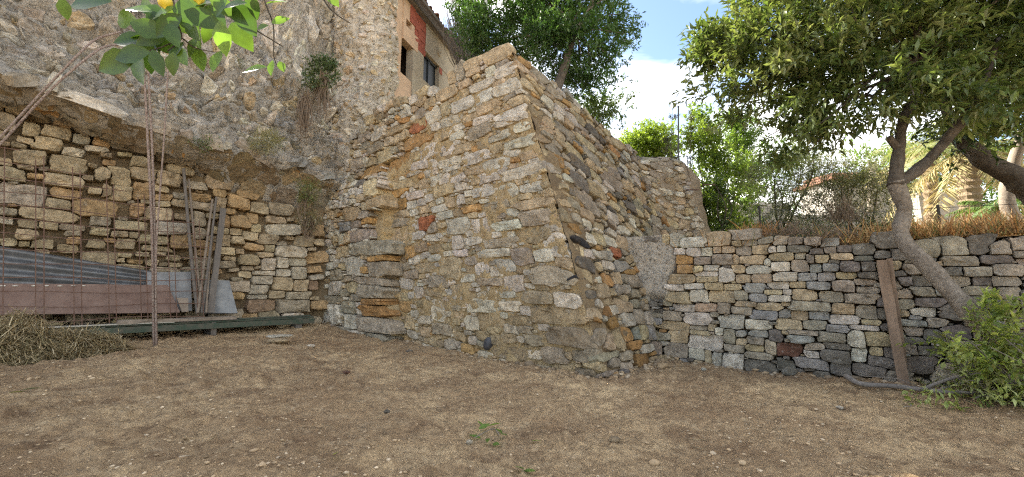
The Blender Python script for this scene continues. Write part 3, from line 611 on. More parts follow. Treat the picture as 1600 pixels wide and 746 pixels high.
# ------------------------------------------------------------------ rounded wall beyond the dry wall
def roundwall():
    # plan path: leaves the bastion's side face, bows out and turns away
    path = np.array([(3.05, 8.75), (3.5, 8.95), (3.95, 9.05), (4.4, 9.2), (4.75, 9.5), (4.95, 9.95), (5.0, 10.6), (4.9, 11.6), (4.6, 13.0)])
    seg = np.r_[0, np.cumsum(np.hypot(*np.diff(path, axis=0).T))]; Lr = seg[-1]
    def pos(u): return np.stack([np.interp(u, seg, path[:, 0]), np.interp(u, seg, path[:, 1])], -1)
    def nor(u):
        t = unit(pos(u + .06) - pos(u - .06)); return np.stack([t[:, 1], -t[:, 0]], -1)
    top = lambda u: np.interp(u, [0, .5, 1.0, 1.5, 2.0, 2.5, 4], [4.15, 4.35, 4.4, 4.3, 4.05, 3.75, 3.6])
    def surf(u, z, d=0):
        u = np.asarray(u, float); z = np.asarray(z, float); p = pos(u); n_ = nor(u); bt = -.16 * (z - 1.6) - .55 * sstep(0, 1, (z - top(u) + .35) / .5) ** 2
        q = p + n_ * (d + bt)[:, None] if np.ndim(d) else p + n_ * (bt + d)[:, None]
        return np.concatenate([q, z[:, None]], 1)
    t = thing('rounded_stone_wall', (3.9, 9.2, 1.5), 'rounded rubble and earth wall end rising above the terrace wall beside the bastion', 'wall')
    def core(u, w):
        z = 1.3 + (top(u) - 1.3) * w; P = surf(u, z, 0 * u); n_ = np.concatenate([nor(u), 0 * u[:, None]], 1)
        return P + n_ * (.05 * fbm(P * 2, 4) + .02 * fbm(P * 9, 3) + .05 * sstep(1.2, 1.8, u))[:, None]
    sheet(core, np.linspace(0, Lr, 90), np.linspace(0, 1, 60), 'earth_plaster', M['roundcore'], t)
    # crown closing the top behind
    def crown(u, w):
        a = surf(u, top(u), 0 * u); c = np.array([3.2, 10.6, 3.9]); q = a * (1 - w)[:, None] + (c + 0 * a) * w[:, None]; q[:, 2] += .25 * np.sin(w * math.pi); return q
    sheet(crown, np.linspace(0, Lr, 50), np.linspace(0, 1, 12), 'crown_earth', M['roundcore'], t)
    ins = lambda u, z: .05 < u < 1.75 - .25 * (z - 2) and 1.7 < z < top(u) - .05
    S = pack_fill([], (0, 2, 1.7, 4.4), 4000, (.13, .04), ins, lambda u, z: -.5 + .5 * u, .15, tol=.9)
    O_ = outlines(S, .006, 1.25, p=3.5); it = []
    for O in O_:
        V, Fc = stone_geo(O, surf, random.uniform(.02, .05), .08, rot=.1); it.append((V, Fc, tone(random.choices('wcg', (4, 3, 4))[0]), area(V)))
    lay_stones(t, it, M['stone'], 150)
    for (px, py, ex, ey) in ((1072, 297, 1092, 297), (1098, 289, 1117, 289)):     # two iron bars sticking out of the earth
        a = aty(px, py, 9.35); b = aty(ex, ey, 9.1); bar = MB().tube([a, b], .016, 6, sub=1).build('iron_bar', M['rust'], t)
M['roundcore'] = mat_rough('earth_render', (.37, .30, .21), (.30, .24, .165), (.42, .36, .27), 2.0, 1.0, .06, .55)
roundwall()

# ------------------------------------------------------------------ terrace and hillside
def terr_z(x, y):
    b = (np.asarray(x) - D0[0]) * .62 + (np.asarray(y) - D0[1]) * .785
    return 1.74 + .06 * np.clip(b, 0, 3) / 3 + .055 * np.clip(b - 3, 0, 12) + .12 * np.clip(b - 22, 0, 200)
nb = np.array([-nD[0], -nD[1]])
ta = np.concatenate([np.linspace(-40, -9, 10), np.linspace(-8, 14, 70), np.linspace(15, 120, 16)]); tb = np.concatenate([np.linspace(.32, 16, 60), np.linspace(18, 140, 22)])
def terr(a, b):
    q = D0[:2] + dD[:2] * a[:, None] + nb * b[:, None]; z = terr_z(q[:, 0], q[:, 1]); P = np.concatenate([q, z[:, None]], 1)
    left = sstep(-2.2, -4.5, a) ; P[:, 2] += .06 * fbm(P * 1.5, 3) + 2.2 * left * 0
    return P
M['terrace'] = mat_rough('dry_earth', (.36, .27, .16), (.27, .20, .12), (.42, .34, .21), 1.2, 1.0, .06, .4)
o = sheet(terr, ta, tb, 'terrace_ground', M['terrace']); o['kind'] = 'structure'; o['label'] = 'upper terrace of dry sunlit earth beyond the low wall'

# ------------------------------------------------------------------ left: lower rubble wall, cliff and ledge
C0 = np.array([-4.95, 10.8, 0]); dL = unit(np.array([-.68, -.73, 0])); nL = np.array([-dL[1], dL[0], 0])
if nL[0] < 0: nL = -nL
def faceL(u, z, d=0):
    u = np.asarray(u, float); z = np.asarray(z, float); d = np.asarray(d, float) + 0 * u
    P = C0 + dL * u[:, None] + np.array([0, 0, 1]) * z[:, None]
    bl = .55 * sstep(2.2, .6, u) * sstep(3.4, 1.2, z) + .25 * sstep(.5, -.2, u)      # rubble bulges out in the corner
    return P + nL * (d + bl)[:, None]
def uvL(px, py):
    q = onplane(px, py, C0 + nL * (.28 if px > 390 else 0), nL); return np.dot(q - C0, dL), q[2]
topL = lambda u: np.interp(u, [-.5, 1, 2.4, 3, 6, 12], [3.0, 3.15, 3.3, 3.7, 4.35, 4.9])
low = thing('rubble_wall', C0, 'rough wall of ochre blocks under the rock ledge behind the wire mesh', 'wall')
def coreL(u, w):
    z = -.1 + (topL(u) + .3) * w; P = faceL(u, z); k = -.15 + .07 * fbm(P * 1.7, 3) + .03 * fbm(P * 7, 3); return P + nL * k[:, None]
sheet(coreL, np.arange(-.8, 12, .06), np.linspace(0, 1, 70), 'joint_earth', M['under'], low, flip=True)
L_TR = [(109,261,55,25,'c'),(89,209,42,18,'c'),(127,219,25,13,'w'),(49,203,26,20,'c'),(46,249,50,22,'c'),(20,274,42,20,'y'),(100,284,60,18,'c'),(113,240,32,12,'w'),(94,194,28,12,'c'),(137,185,30,20,'o'),(170,188,22,12,'o'),(26,173,34,20,'g'),(166,274,32,20,'y'),(170,255,20,10,'o'),(12,192,26,26,'g'),(151,234,34,10,'w'),(42,222,28,10,'y'),
(36,306,66,30,'w'),(91,319,38,15,'c'),(148,325,62,25,'o'),(76,337,86,18,'c'),(46,349,30,14,'c'),(43,368,32,16,'c'),(10,345,20,11,'w'),(14,332,28,12,'g'),(66,382,32,14,'y'),(106,390,28,12,'y'),(115,376,20,13,'o'),(156,362,28,12,'y'),(150,381,26,13,'y'),(112,356,38,9,'g'),(157,347,30,14,'g'),(170,299,20,20,'c'),(13,380,28,12,'y'),
(205,230,52,14,'b'),(184,276,40,24,'y'),(186,302,40,22,'c'),(221,299,26,24,'o'),(263,281,38,20,'c'),(174,202,28,12,'c'),(341,285,38,22,'c'),(343,302,20,12,'o'),(307,291,30,12,'g'),(280,307,18,10,'b'),(220,256,30,16,'m'),
(203,353,46,13,'y'),(249,334,38,20,'c'),(268,359,42,18,'b'),(208,368,15,9,'y'),(195,381,30,15,'c'),(245,389,44,8,'y'),(222,398,20,7,'y'),(270,404,20,8,'y'),(272,415,22,7,'y'),(311,366,20,18,'g'),(311,343,20,20,'g'),(344,321,16,20,'c'),(352,376,16,18,'c'),(213,330,20,20,'o'),(351,346,18,20,'o'),(278,317,22,11,'m'),
(373,318,38,20,'o'),(392,302,36,13,'o'),(409,323,28,17,'c'),(374,347,40,18,'o'),(399,340,16,16,'O'),(404,356,15,13,'y'),(395,368,28,13,'y'),(368,363,18,10,'c'),(368,376,24,12,'c'),(446,359,44,16,'w'),(444,325,34,16,'g'),(360,331,14,10,'o'),(436,343,28,10,'c'),
(352,393,28,12,'y'),(421,388,14,12,'y'),(452,395,38,18,'w'),(392,406,32,16,'c'),(420,413,20,20,'w'),(438,411,15,17,'w'),(461,410,26,12,'w'),(412,427,34,7,'w'),(382,429,26,10,'y'),(440,427,20,11,'w'),(461,428,20,19,'w'),(410,438,26,14,'w'),(404,452,28,14,'w'),(438,444,26,20,'c'),(464,447,22,19,'c'),(430,460,24,12,'c'),(459,462,34,12,'g'),(404,464,26,7,'w'),(410,479,38,20,'R'),(454,478,44,20,'g'),(482,445,12,14,'R')]
SL, TnL = traced(L_TR, uvL)
insL = lambda u, z: .35 < u < 11 and 0 < z < topL(u) - .05
fL = pack_fill(SL, (-.4, 11, 0, 4.6), 6000, (.24, .05), insL, -.02, .08, tol=.88)
SLa = SL + fL; TnL += [random.choices('cogywm', (4, 3, 3, 2, 1, 2))[0] for _ in fL]
OL = outlines(SLa, .009, 1.22, k=16, p=7.0); items = []
for i, O in enumerate(OL):
    V, Fc = stone_geo(O, faceL, random.uniform(.02, .17), .24, rot=.2); items.append((V, [f[::-1] for f in Fc], (tone(TnL[i]) * .58 + np.array((.52, .43, .29)) * .42) * random.uniform(.8, 1.12), area(V)))
lay_stones(low, items, M['stone'], 300)

zlip = lambda u: np.interp(u, [-1, .3, 1.2, 2.2, 3.0, 4.2, 5.4, 7, 12], [3.75, 3.85, 3.95, 4.0, 3.95, 4.15, 4.35, 4.6, 5.2])
olip = lambda u: np.interp(u, [-1, .2, .8, 1.6, 2.4, 2.55, 4.0, 4.15, 6, 12], [.25, .45, .7, .75, .72, .80, .80, .92, .95, 1.0])
PROF = [(0, -.10, None), (.5, -.30, None)]
def cliff_pt(u, w):
    """w 0..1 underside, 1..2 lip, 2..6 slope going up and back"""
    ol, zl = olip(u), zlip(u); jag = .10 * vnoise(np.stack([u * 2.1, 0 * u, 0 * u + 3.3], -1)) + .05 * vnoise(np.stack([u * 7, 0 * u + 9, 0 * u], -1))
    ks = np.array([0, .5, 1, 1.6, 2, 3, 4, 5, 6, 7])
    lowr = 1.0 - .45 * sstep(7.8, 10.0, u) + 1.0 * sstep(3.0, 1.0, u)  # unseen crest shaped for the light: shades the yard, drops far left
    off = np.stack([0 * u - .25, ol * .55, ol + jag, ol + .04 + jag, ol - .12 + jag * .5, ol - .5, ol - .85, ol - 1.4, ol - 3.0, ol - 12], 0)
    zz = np.stack([topL(u) + .0, zl - .18, zl - .02, zl + .16, zl + .34, zl + 1.3, zl + 3.1, zl + 3.1 + 2.3 * lowr, zl + 3.3 + 3.2 * lowr, zl + 3.6 + 3.6 * lowr], 0)
    i = np.clip(np.searchsorted(ks, w, side='right') - 1, 0, len(ks) - 2); f_ = (w - ks[i]) / (ks[i + 1] - ks[i]); r = np.arange(len(u))
    o_ = off[i, r] * (1 - f_) + off[i + 1, r] * f_; z = zz[i, r] * (1 - f_) + zz[i + 1, r] * f_
    return C0 + dL * u[:, None] + nL * o_[:, None] + np.array([0, 0, 1]) * z[:, None]
nC = unit(nL + np.array([0, 0, .45]))
def cliff_s(u, w, d=0):
    u = np.asarray(u, float); w = np.asarray(w, float); P = cliff_pt(u, w)
    k = .20 * fbm(P * .9, 3) * sstep(1.5, 3, w) + .14 * fbm(P * 2.3 + 4, 4, .65) * sstep(1.2, 2.4, w) + .12 * np.abs(fbm(P * np.array([2, 2, 6]), 3)) + .10 * fbm(P * np.array([3, 3, 5]) + 2, 3, .7) * sstep(1.6, .8, w) + .05 * np.round(3 * vnoise(P * np.array([3.3, 3.3, 7]))) / 3 + .04 * fbm(P * 7, 3, .7) - .16 * (1 - np.minimum(1, np.abs(fbm(P * np.array([2.6, 2.6, 4.5]) + 8, 3)) * 1.6)) ** 5 * sstep(1.3, 2.0, w)
    return P + nC * (k + d)[:, None]
cl = thing('cliff', (-7, 10, 0), 'grey rubbly rock cliff with an overhanging ledge rising on the left', 'cliff', None, 'structure')
sheet(lambda u, w: cliff_s(u, w), np.arange(-1.2, 11, .04), np.concatenate([np.linspace(0, 2, 30), np.linspace(2.04, 5, 120), np.linspace(5.1, 7, 14)]), 'rock_face', M['rock'], cl, flip=True)
def cs(u, v, d=0): return cliff_s(u, 2.0 + np.asarray(v, float), d)
insC = lambda u, v: -.3 < u < 11 and .15 < v < 2.9
SC_ = pack_fill([], (-.3, 11, .1, 2.9), 9000, (.17, .035), insC, lambda u, v: -.05, .35, tol=.95)
SC2 = [(s[0], s[1], s[2], s[3] * .75, s[4]) for s in SC_]
OC = outlines(SC2, .006, 1.15, k=12, p=3.2); items = []
for O in OC:
    V, Fc = stone_geo(O, cs, random.uniform(-.02, .10), .14, rot=.45); items.append((V, [f[::-1] for f in Fc], tone(random.choices('wcgb', (5, 1.5, 3.5, 1.5))[0]) * (.98, 1.0, 1.04), area(V)))
lay_stones(cl, items, M['stone'], 260)
Su = pack_fill([], (.2, 9.5, -1.9, -1.05), 1800, (.24, .07), lambda u, v: True, 0, .25, tol=1.0)
it2 = []
for O in outlines([(q[0], q[1], q[2], q[3] * 1.3, q[4]) for q in Su], .01, 1.1, k=12, p=3.2):
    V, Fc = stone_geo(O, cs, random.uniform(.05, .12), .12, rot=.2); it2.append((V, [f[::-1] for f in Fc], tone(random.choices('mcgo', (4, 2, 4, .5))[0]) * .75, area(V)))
lay_stones(cl, it2, M['stone'], 0, 'ledge_rubble')
# broken slabs along the lip of the ledge
u = .1
while u < 9.5:
    w_ = random.choice((.2, .3, .45, .8)) * random.uniform(.8, 1.2); c = cliff_s(np.array([u + w_ / 2]), np.array([1.5]))[0] - nL * random.uniform(.04, .24) + UPZ_ * random.uniform(-.02, .09)
    tl = random.gauss(0, .22); ax = [unit(dL + UPZ_ * tl), unit(nL - UPZ_ * random.uniform(-.1, .3) + dL * random.gauss(0, .2)), unit(UPZ_ - dL * tl)]; h_ = random.uniform(.07, .17); q = []
    for r_, zz_ in ((1.0, -1), (1.06, .2), (.9, 1)):
        for k in range(9):
            a_ = k * 2 * math.pi / 9; cr = (abs(math.cos(a_)) ** 3 + abs(math.sin(a_)) ** 3) ** (-1 / 3) * random.uniform(.68, 1.12); q.append(c + ax[0] * (w_ / 2 * 1.08) * cr * math.cos(a_) * r_ + ax[1] * .26 * cr * math.sin(a_) * r_ + ax[2] * h_ * (zz_ + random.uniform(-.25, .25)))
    Fc = [tuple(range(9))[::-1], tuple(range(18, 27))] + [(r * 9 + k, r * 9 + (k + 1) % 9, r * 9 + 9 + (k + 1) % 9, r * 9 + 9 + k) for r in (0, 1) for k in range(9)]
    obj('stone', q, Fc, M['stone_grey'], cl, tone(random.choice('wgggb')) * .95); u += w_ * random.uniform(.7, 1.7)
# ------------------------------------------------------------------ old house on the rock
F0 = np.array([-3.62, 10.95, 0]); dF = unit(np.array([.301, .954, 0])); nF = np.array([dF[1], -dF[0], 0])
def fp(s, z, d=0): return F0 + dF * s + nF * d + np.array([0, 0, z])
def uvF(px, py): q = onplane(px, py, F0, nF); return np.dot(q - F0, dF), q[2]
house = thing('old_house', F0, 'old stone and plaster house with red brick patches and tiled eaves above the bastion', 'house')
TW = np.array([(-5.25, 11.15), (-4.75, 10.95), (-4.2, 10.80), (-3.85, 10.78), (-3.66, 10.85), (-3.55, 11.05), (-3.45, 11.4)])
tseg = np.r_[0, np.cumsum(np.hypot(*np.diff(TW, axis=0).T))]
def tower(u, z, d=0):
    u = np.asarray(u, float); z = np.asarray(z, float)
    p = np.stack([np.interp(u, tseg, TW[:, 0]), np.interp(u, tseg, TW[:, 1])], -1); t = unit(np.stack([np.interp(u + .1, tseg, TW[:, 0]) - np.interp(u - .1, tseg, TW[:, 0]), np.interp(u + .1, tseg, TW[:, 1]) - np.interp(u - .1, tseg, TW[:, 1])], -1))
    n_ = np.stack([t[:, 1], -t[:, 0]], -1); bt = .30 * sstep(5.5, 0, z) + .25 * sstep(2.2, 0, z)
    P = np.concatenate([p + n_ * (bt + d)[:, None], z[:, None]], 1); k = .10 * fbm(P * 1.1, 3) + .07 * fbm(P * 3.2, 4, .65) + .035 * fbm(P * 9, 3)
    P[:, :2] += n_ * k[:, None]; return P
sheet(lambda u, z: tower(u, z, 0 * u), np.linspace(0, tseg[-1], 70), np.linspace(-.2, 11.6, 260), 'tower_wall', M['plaster'], house)
St = pack_fill([], (.05, tseg[-1], 0.1, 11.5), 3500, (.14, .03), lambda u, z: True, 0, .35, tol=1.12)
Ot = outlines(St, .008, 1.0, k=12, p=2.6); items = []
for O in Ot:
    V, Fc = stone_geo(O, tower, random.uniform(.0, .035), .10, rot=.25); items.append((V, Fc, tone(random.choices('wcgo', (6, 3, 3, .15))[0]), area(V)))
lay_stones(house, items, M['stone'], 120)
def panel(name, s0, s1, z0, z1, mat, d0=-.25, d1=0.0, parent=None):
    c = fp((s0 + s1) / 2, (z0 + z1) / 2, (d0 + d1) / 2)
    return MB().box(c, [dF, nF, (0, 0, 1)], [(s1 - s0) / 2, (d1 - d0) / 2, (z1 - z0) / 2], .004).build(name, mat, parent or house)
fac = panel('facade', 1.452, 2.118, 4.6, 8.995, M['concrete'])
panel('wall_panel', .2, 1.45, 4.6, 7.73, M['peach'], d1=-.03, parent=fac)
panel('wall_panel', .2, .84, 7.732, 10.25, M['peach'], d1=-.04, parent=fac)
panel('lintel', .842, 1.70, 8.85, 9.36, M['peach'], d1=.015, parent=fac)
panel('wall_panel', .842, 1.0, 9.362, 10.25, M['peach'], d1=-.01, parent=fac)
panel('wall_panel', 1.002, 1.33, 9.63, 10.25, M['peach'], d1=-.012, parent=fac)
panel('wall_panel', 1.332, 1.52, 9.362, 10.25, M['peach'], d1=-.014, parent=fac)
panel('lintel', 2.2, 5.0, 9.22, 10.25, M['concrete'], d1=.02, parent=fac)
panel('wall_panel', 3.22, 5.0, 4.6, 9.218, M['concrete'], d1=.0, parent=fac)
panel('sill', 2.12, 3.218, 4.6, 8.15, M['concrete'], d1=.01, parent=fac)
for r in range(6):                                        # patch of hollow red bricks
    z0 = 9.0 + r * .205; s = 1.535 + (0 if r % 2 else -.0); k = 0
    while s < 2.19:
        w_ = .33 if (k or r % 2) else .18; e = min(s + w_, 2.195)
        panel('brick', s, e - .012, z0, z0 + .193, M['redbrick'], d1=random.uniform(-.005, .02), parent=fac); s += w_; k += 1
for r in range(3): panel('brick', 1.22 + .0 * r, 1.515, 9.66 + r * .2, 9.66 + r * .2 + .188, M['redbrick'], d0=-.01, d1=.012, parent=fac)
panel('brick', 3.225, 3.42, 8.98, 9.19, M['redbrick'], d0=-.01, d1=.02, parent=fac)
win = panel('window', 2.125, 3.215, 8.155, 9.21, M['bluedark'], -.20, -.16)
panel('frame', 2.125, 2.18, 8.155, 9.21, M['bluedark'], -.159, -.10, win); panel('frame', 2.64, 2.70, 8.155, 9.21, M['bluedark'], -.159, -.11, win); panel('frame', 2.185, 3.21, 9.15, 9.205, M['bluedark'], -.158, -.10, win)
room = panel('room', .25, 4.95, 4.7, 10.2, M['dark'], -2.2, -2.1)
panel('ceiling', .25, 4.95, 10.12, 10.2, M['dark'], -2.09, -.26, room); panel('floor', .25, 4.95, 7.5, 7.6, M['dark'], -2.09, -.26, room); panel('partition', 1.9, 2.0, 7.61, 10.11, M['dark'], -2.09, -.26, room); panel('partition', .25, .3, 7.61, 10.11, M['dark'], -2.09, -.26, room)
panel('end_wall', 5.002, 5.2, 4.6, 10.25, M['concrete'], -6, .0)
panel('back_wall', -1.5, 5.2, 4.6, 11.5, M['plaster'], -6.3, -6.01)
# concrete boss on the lintel
c = fp(3.13, 9.68, .02); V = []; Fc = []
for rr, dd in ((.13, 0), (.12, .05), (.06, .055), (.05, .02)):
    for k in range(12): a = k * math.pi / 6; V.append(c + dF * rr * math.cos(a) + np.array([0, 0, rr * math.sin(a)]) + nF * dd)
for r in range(3):
    for k in range(12): Fc.append((r * 12 + k, r * 12 + (k + 1) % 12, r * 12 + 12 + (k + 1) % 12, r * 12 + 12 + k))
Fc.append(tuple(range(36, 48))); obj('boss', V, Fc, M['concrete'], house)
# roof: boards, slab and overlapping curved tiles
rd = unit(-nF * 1.0 + np.array([0, 0, .36])); ru = np.cross(dF, rd); ru = ru if ru[2] > 0 else -ru
roof = MB().box(fp(2.3, 10.33, .30) + rd * 1.6 + ru * .04, [dF, rd, ru], [3.1, 1.72, .035]).build('roof', M['wood_grey'], house)
MB().box(fp(2.3, 10.30, .06), [dF, nF, (0, 0, 1)], [3.05, .06, .05]).build('eaves_board', M['wood_grey'], roof)
def tile_mesh(L_=.42, r=.095, th=.016):
    V = []; Fc = []
    for e, (y, rr) in enumerate(((0, r), (L_, r * .82))):
        for q, ra in enumerate((rr, rr - th)):
            for k in range(6): a = math.pi * k / 5; V.append((ra * math.cos(a), y, ra * math.sin(a)))
    for k in range(5): Fc += [(k, k + 1, 13 + k, 12 + k), (6 + k + 1, 6 + k, 18 + k, 19 + k), (k + 1, k, 6 + k, 7 + k), (12 + k, 13 + k, 19 + k, 18 + k)]
    return mesh('roof_tile', V, Fc)
tm = tile_mesh(); tm.materials.append(M['tile'])
for i in range(30):
    for r in range(3):
        p = fp(-.6 + i * .2 + random.uniform(-.02, .02), 10.33, .36 + random.uniform(-.05, .07)) + rd * (.34 * r) + ru * (.09 + .012 * r)
        o = bpy.data.objects.new('roof_tile', tm); COL.objects.link(o); o.parent = roof
        Mx = Matrix((tuple(dF), tuple(rd), tuple(ru))).transposed().to_4x4(); o.matrix_local = Matrix.Translation(Vector(p - wloc(roof))) @ Mx @ Matrix.Rotation(random.uniform(-.08, .08), 4, 'Z')

# ------------------------------------------------------------------ foliage tools
def rnd_dir(n):
    v = RNG.normal(0, 1, (n, 3)); return unit(v)
def leaf_arrays(P, D, UPv, Ls, Ws, curl=.18):
    D = unit(D); S_ = unit(np.cross(D, UPv)); Nn = np.cross(S_, D)
    b = P; tip = P + D * Ls[:, None] - Nn * (curl * Ls)[:, None]; m_ = P + D * (.45 * Ls)[:, None]
    l_ = m_ + S_ * (Ws / 2)[:, None] + Nn * (.12 * Ws)[:, None]; r_ = m_ - S_ * (Ws / 2)[:, None] + Nn * (.12 * Ws)[:, None]; m_ = m_ - Nn * (.10 * Ws)[:, None]
    V = np.stack([b, l_, tip, r_, m_], 1).reshape(-1, 3); n = len(P)
    T = (np.array([(0, 4, 1), (1, 4, 2), (0, 3, 4), (4, 3, 2)])[None] + 5 * np.arange(n)[:, None, None]).reshape(-1, 3); return V, T
def in_ell(n, ells):
    vol = np.array([np.prod(e[1]) * (e[2] if len(e) > 2 else 1) for e in ells]); pick = RNG.choice(len(ells), n, p=vol / vol.sum())
    d = rnd_dir(n) * (RNG.random(n) ** .42)[:, None]; return np.array([ells[i][0] for i in pick]) + d * np.array([ells[i][1] for i in pick])
def sprays(ells, n_clump, per, leaves, Ll, Wl, clump_r=.28, spray_len=.22, up_bias=.35, spread=.75, view=None):
    """leaf positions gathered in sprays gathered in clumps; returns P, D, U, L, W, clump index"""
    C_ = in_ell(n_clump, ells); ctr = np.mean([e[0] for e in ells], 0)
    ci = np.repeat(np.arange(n_clump), per); sp = C_[ci] + RNG.normal(0, clump_r, (len(ci), 3)) * np.array([1, 1, .75])
    sd = unit(unit(sp - ctr) * .8 + rnd_dir(len(sp)) * .75 + np.array([0, 0, up_bias]))
    k = np.tile(np.arange(leaves), len(sp)); si = np.repeat(np.arange(len(sp)), leaves)
    P = sp[si] + sd[si] * ((k / leaves - .3) * spray_len)[:, None] + RNG.normal(0, .012, (len(si), 3))
    D = unit(sd[si] * .65 + rnd_dir(len(si)) * spread); U = unit(np.array([0, 0, 1.0]) + rnd_dir(len(si)) * .55)
    s = RNG.uniform(.65, 1.2, len(si)); return P, D, U, Ll * s, Wl * s * RNG.uniform(.8, 1.15, len(si)), ci[si]
def crown(name, ells, n_clump, per, leaves, Ll, Wl, pal, mat, parent, kind=None, **kw):
    P, D, U, Ls, Ws, ci = sprays(ells, n_clump, per, leaves, Ll, Wl, **kw)
    V, T = leaf_arrays(P, D, U, Ls, Ws); pal = np.array(pal); cc = pal[RNG.integers(0, len(pal), n_clump)][ci] * .5 + pal[RNG.integers(0, len(pal), len(P))] * .5
    cc = cc * RNG.uniform(.75, 1.2, (len(P), 1)); o = put(name, fast_mesh(name, V, T, np.repeat(cc, 5, 0)), mat, parent)
    if kind: o['kind'] = kind
    return o
def branches(mb, base, ells, n, r0, seed_pts=None, steps=4, sag=.1):
    for k in range(n):
        e = ells[RNG.integers(0, len(ells))]; tgt = np.array(e[0]) + rnd_dir(1)[0] * np.array(e[1]) * .75; b = np.array(base) + RNG.normal(0, .04, 3)
        pts = [b + (tgt - b) * f + RNG.normal(0, .05 * np.linalg.norm(tgt - b), 3) * (0 < f < 1) + np.array([0, 0, .12 * math.sin(f * math.pi)]) for f in np.linspace(0, 1, steps)]
        mb.tube(pts, np.linspace(r0, r0 * .25, steps), 6, .08, 4)
    return mb

# ------------------------------------------------------------------ laurel leaning out over the terrace wall
LA = aty(1410, 372, 4.72); LB = aty(1400, 283, 4.75)
base_l = np.array([5.15, 4.05, -.05])
lau = thing('laurel_tree', base_l, 'evergreen tree with a forked leaning trunk in front of the grey terrace wall', 'tree')
tr = MB(); tr.tube([base_l, aty(1530, 505, 4.22), aty(1468, 435, 4.45), LA, aty(1413, 330, 4.76), LB], [.11, .095, .085, .080, .076, .082], 14, .20, 10, 9)
tr.build('trunk', M['bark_lit'], lau, smooth=True)
fk = MB(); fk.tube([LB + (0, 0, -.06), aty(1404, 235, 4.78), aty(1413, 185, 4.8), aty(1440, 120, 4.9), aty(1430, 20, 5.0)], [.085, .062, .058, .045, .025], 10, .18, 7, 6)
fk.build('limb', M['bark'], lau, smooth=True)
fk = MB(); fk.tube([LB + (0, 0, -.06), aty(1450, 250, 4.7), aty(1490, 205, 4.6), aty(1530, 150, 4.5), aty(1560, 60, 4.5)], [.072, .058, .054, .045, .025], 10, .18, 7, 6)
fk.build('limb', M['bark'], lau, smooth=True)
mbk = MB().tube([aty(1406, 235, 4.78), aty(1388, 215, 4.75)], [.05, .035], 8, .1, 1).build('branch_stub', M['bark'], lau)
ELL = [(aty(1230, 95, 5.5), (1.05, 1.0, 1.10)), (aty(1400, 60, 4.9), (1.25, 1.0, .95)), (aty(1560, 70, 4.7), (1.1, 1.0, 1.05)), (aty(1330, -70, 5.3), (1.7, 1.4, .9)), (aty(1262, 205, 5.1), (.55, .5, .38)), (aty(1500, 150, 4.4), (.8, .7, .35)), (aty(1150, 115, 5.6), (.5, .5, .8)), (aty(1225, 205, 5.3), (.5, .5, .35)), (aty(1330, 185, 4.9), (.55, .5, .30)), (aty(1420, 120, 4.3), (.7, .4, .42)), (aty(1240, 225, 5.2), (.42, .4, .25)), (aty(1520, 130, 4.2), (.6, .4, .4)), (aty(1125, 75, 5.7), (.35, .4, .5), 2), (aty(1620, -90, 4.6), (1.6, 1.4, 1.0))]
bb = MB(); branches(bb, aty(1430, 100, 4.9), ELL, 26, .022); bb.build('branches', M['bark'], lau)
PAL_L = [(.08, .12, .035), (.115, .165, .05), (.15, .195, .065), (.055, .09, .028), (.20, .24, .085), (.24, .265, .13)]
P, D, U, Ls, Ws, ci = sprays(ELL, 560, 9, 12, .125, .042, clump_r=.14, spray_len=.26)
pal = np.array(PAL_L); cc = (pal[RNG.integers(0, 6, 560)][ci] * .5 + pal[RNG.integers(0, 6, len(P))] * .5) * RNG.uniform(.75, 1.25, (len(P), 1))
sx, sy = screen(P); dist = np.linalg.norm(P - CAM, axis=1); vis = np.isfinite(sx) & (sx > 0) & (sx < 1600) & (sy > 0) & (sy < 746)
near = np.argsort(np.where(vis, dist, 1e9))[:300]; rest = np.setdiff1d(np.arange(len(P)), near)
V, T = leaf_arrays(P[rest], D[rest], U[rest], Ls[rest], Ws[rest]); o = put('crown', fast_mesh('crown', V, T, np.repeat(cc[rest], 5, 0)), M['leaf'], lau); o['kind'] = 'stuff'
for i in near:
    V, T = leaf_arrays(P[i:i + 1], D[i:i + 1], U[i:i + 1], Ls[i:i + 1], Ws[i:i + 1]); obj('leaf', V, T, M['leaf'], lau, cc[i])

# ------------------------------------------------------------------ old carob reaching in from the right
car = thing('carob_tree', (8.3, 6.2, 1.8), 'dark thick-limbed tree reaching in from the right edge behind the wall', 'tree')
MB().tube([(8.5, 6.0, 1.6), aty(1645, 330, 6.4), aty(1598, 285, 6.5), aty(1540, 250, 6.6), aty(1500, 215, 6.8), aty(1470, 150, 6.9)], [.21, .19, .16, .135, .11, .07], 14, .26, 9, 5).build('trunk', M['bark'], car, smooth=True)
MB().tube([aty(1596, 372, 7.3), aty(1583, 345, 7.3), aty(1572, 310, 7.3), aty(1580, 270, 7.2), aty(1600, 200, 7.0)], [.16, .12, .105, .10, .06], 10, .14, 6, 5).build('stem', M['bark_pale'], car, smooth=True)
ELC = [(aty(1560, 170, 6.4), (1.0, .8, .75)), (aty(1640, 120, 6.4), (1.4, 1, 1.2)), (aty(1500, 90, 6.8), (1.2, .9, 1.0))]
crown('crown', ELC, 150, 9, 10, .10, .05, [(.03, .055, .018), (.04, .07, .02), (.05, .08, .03)], M['leaf'], car, 'stuff', clump_r=.22)

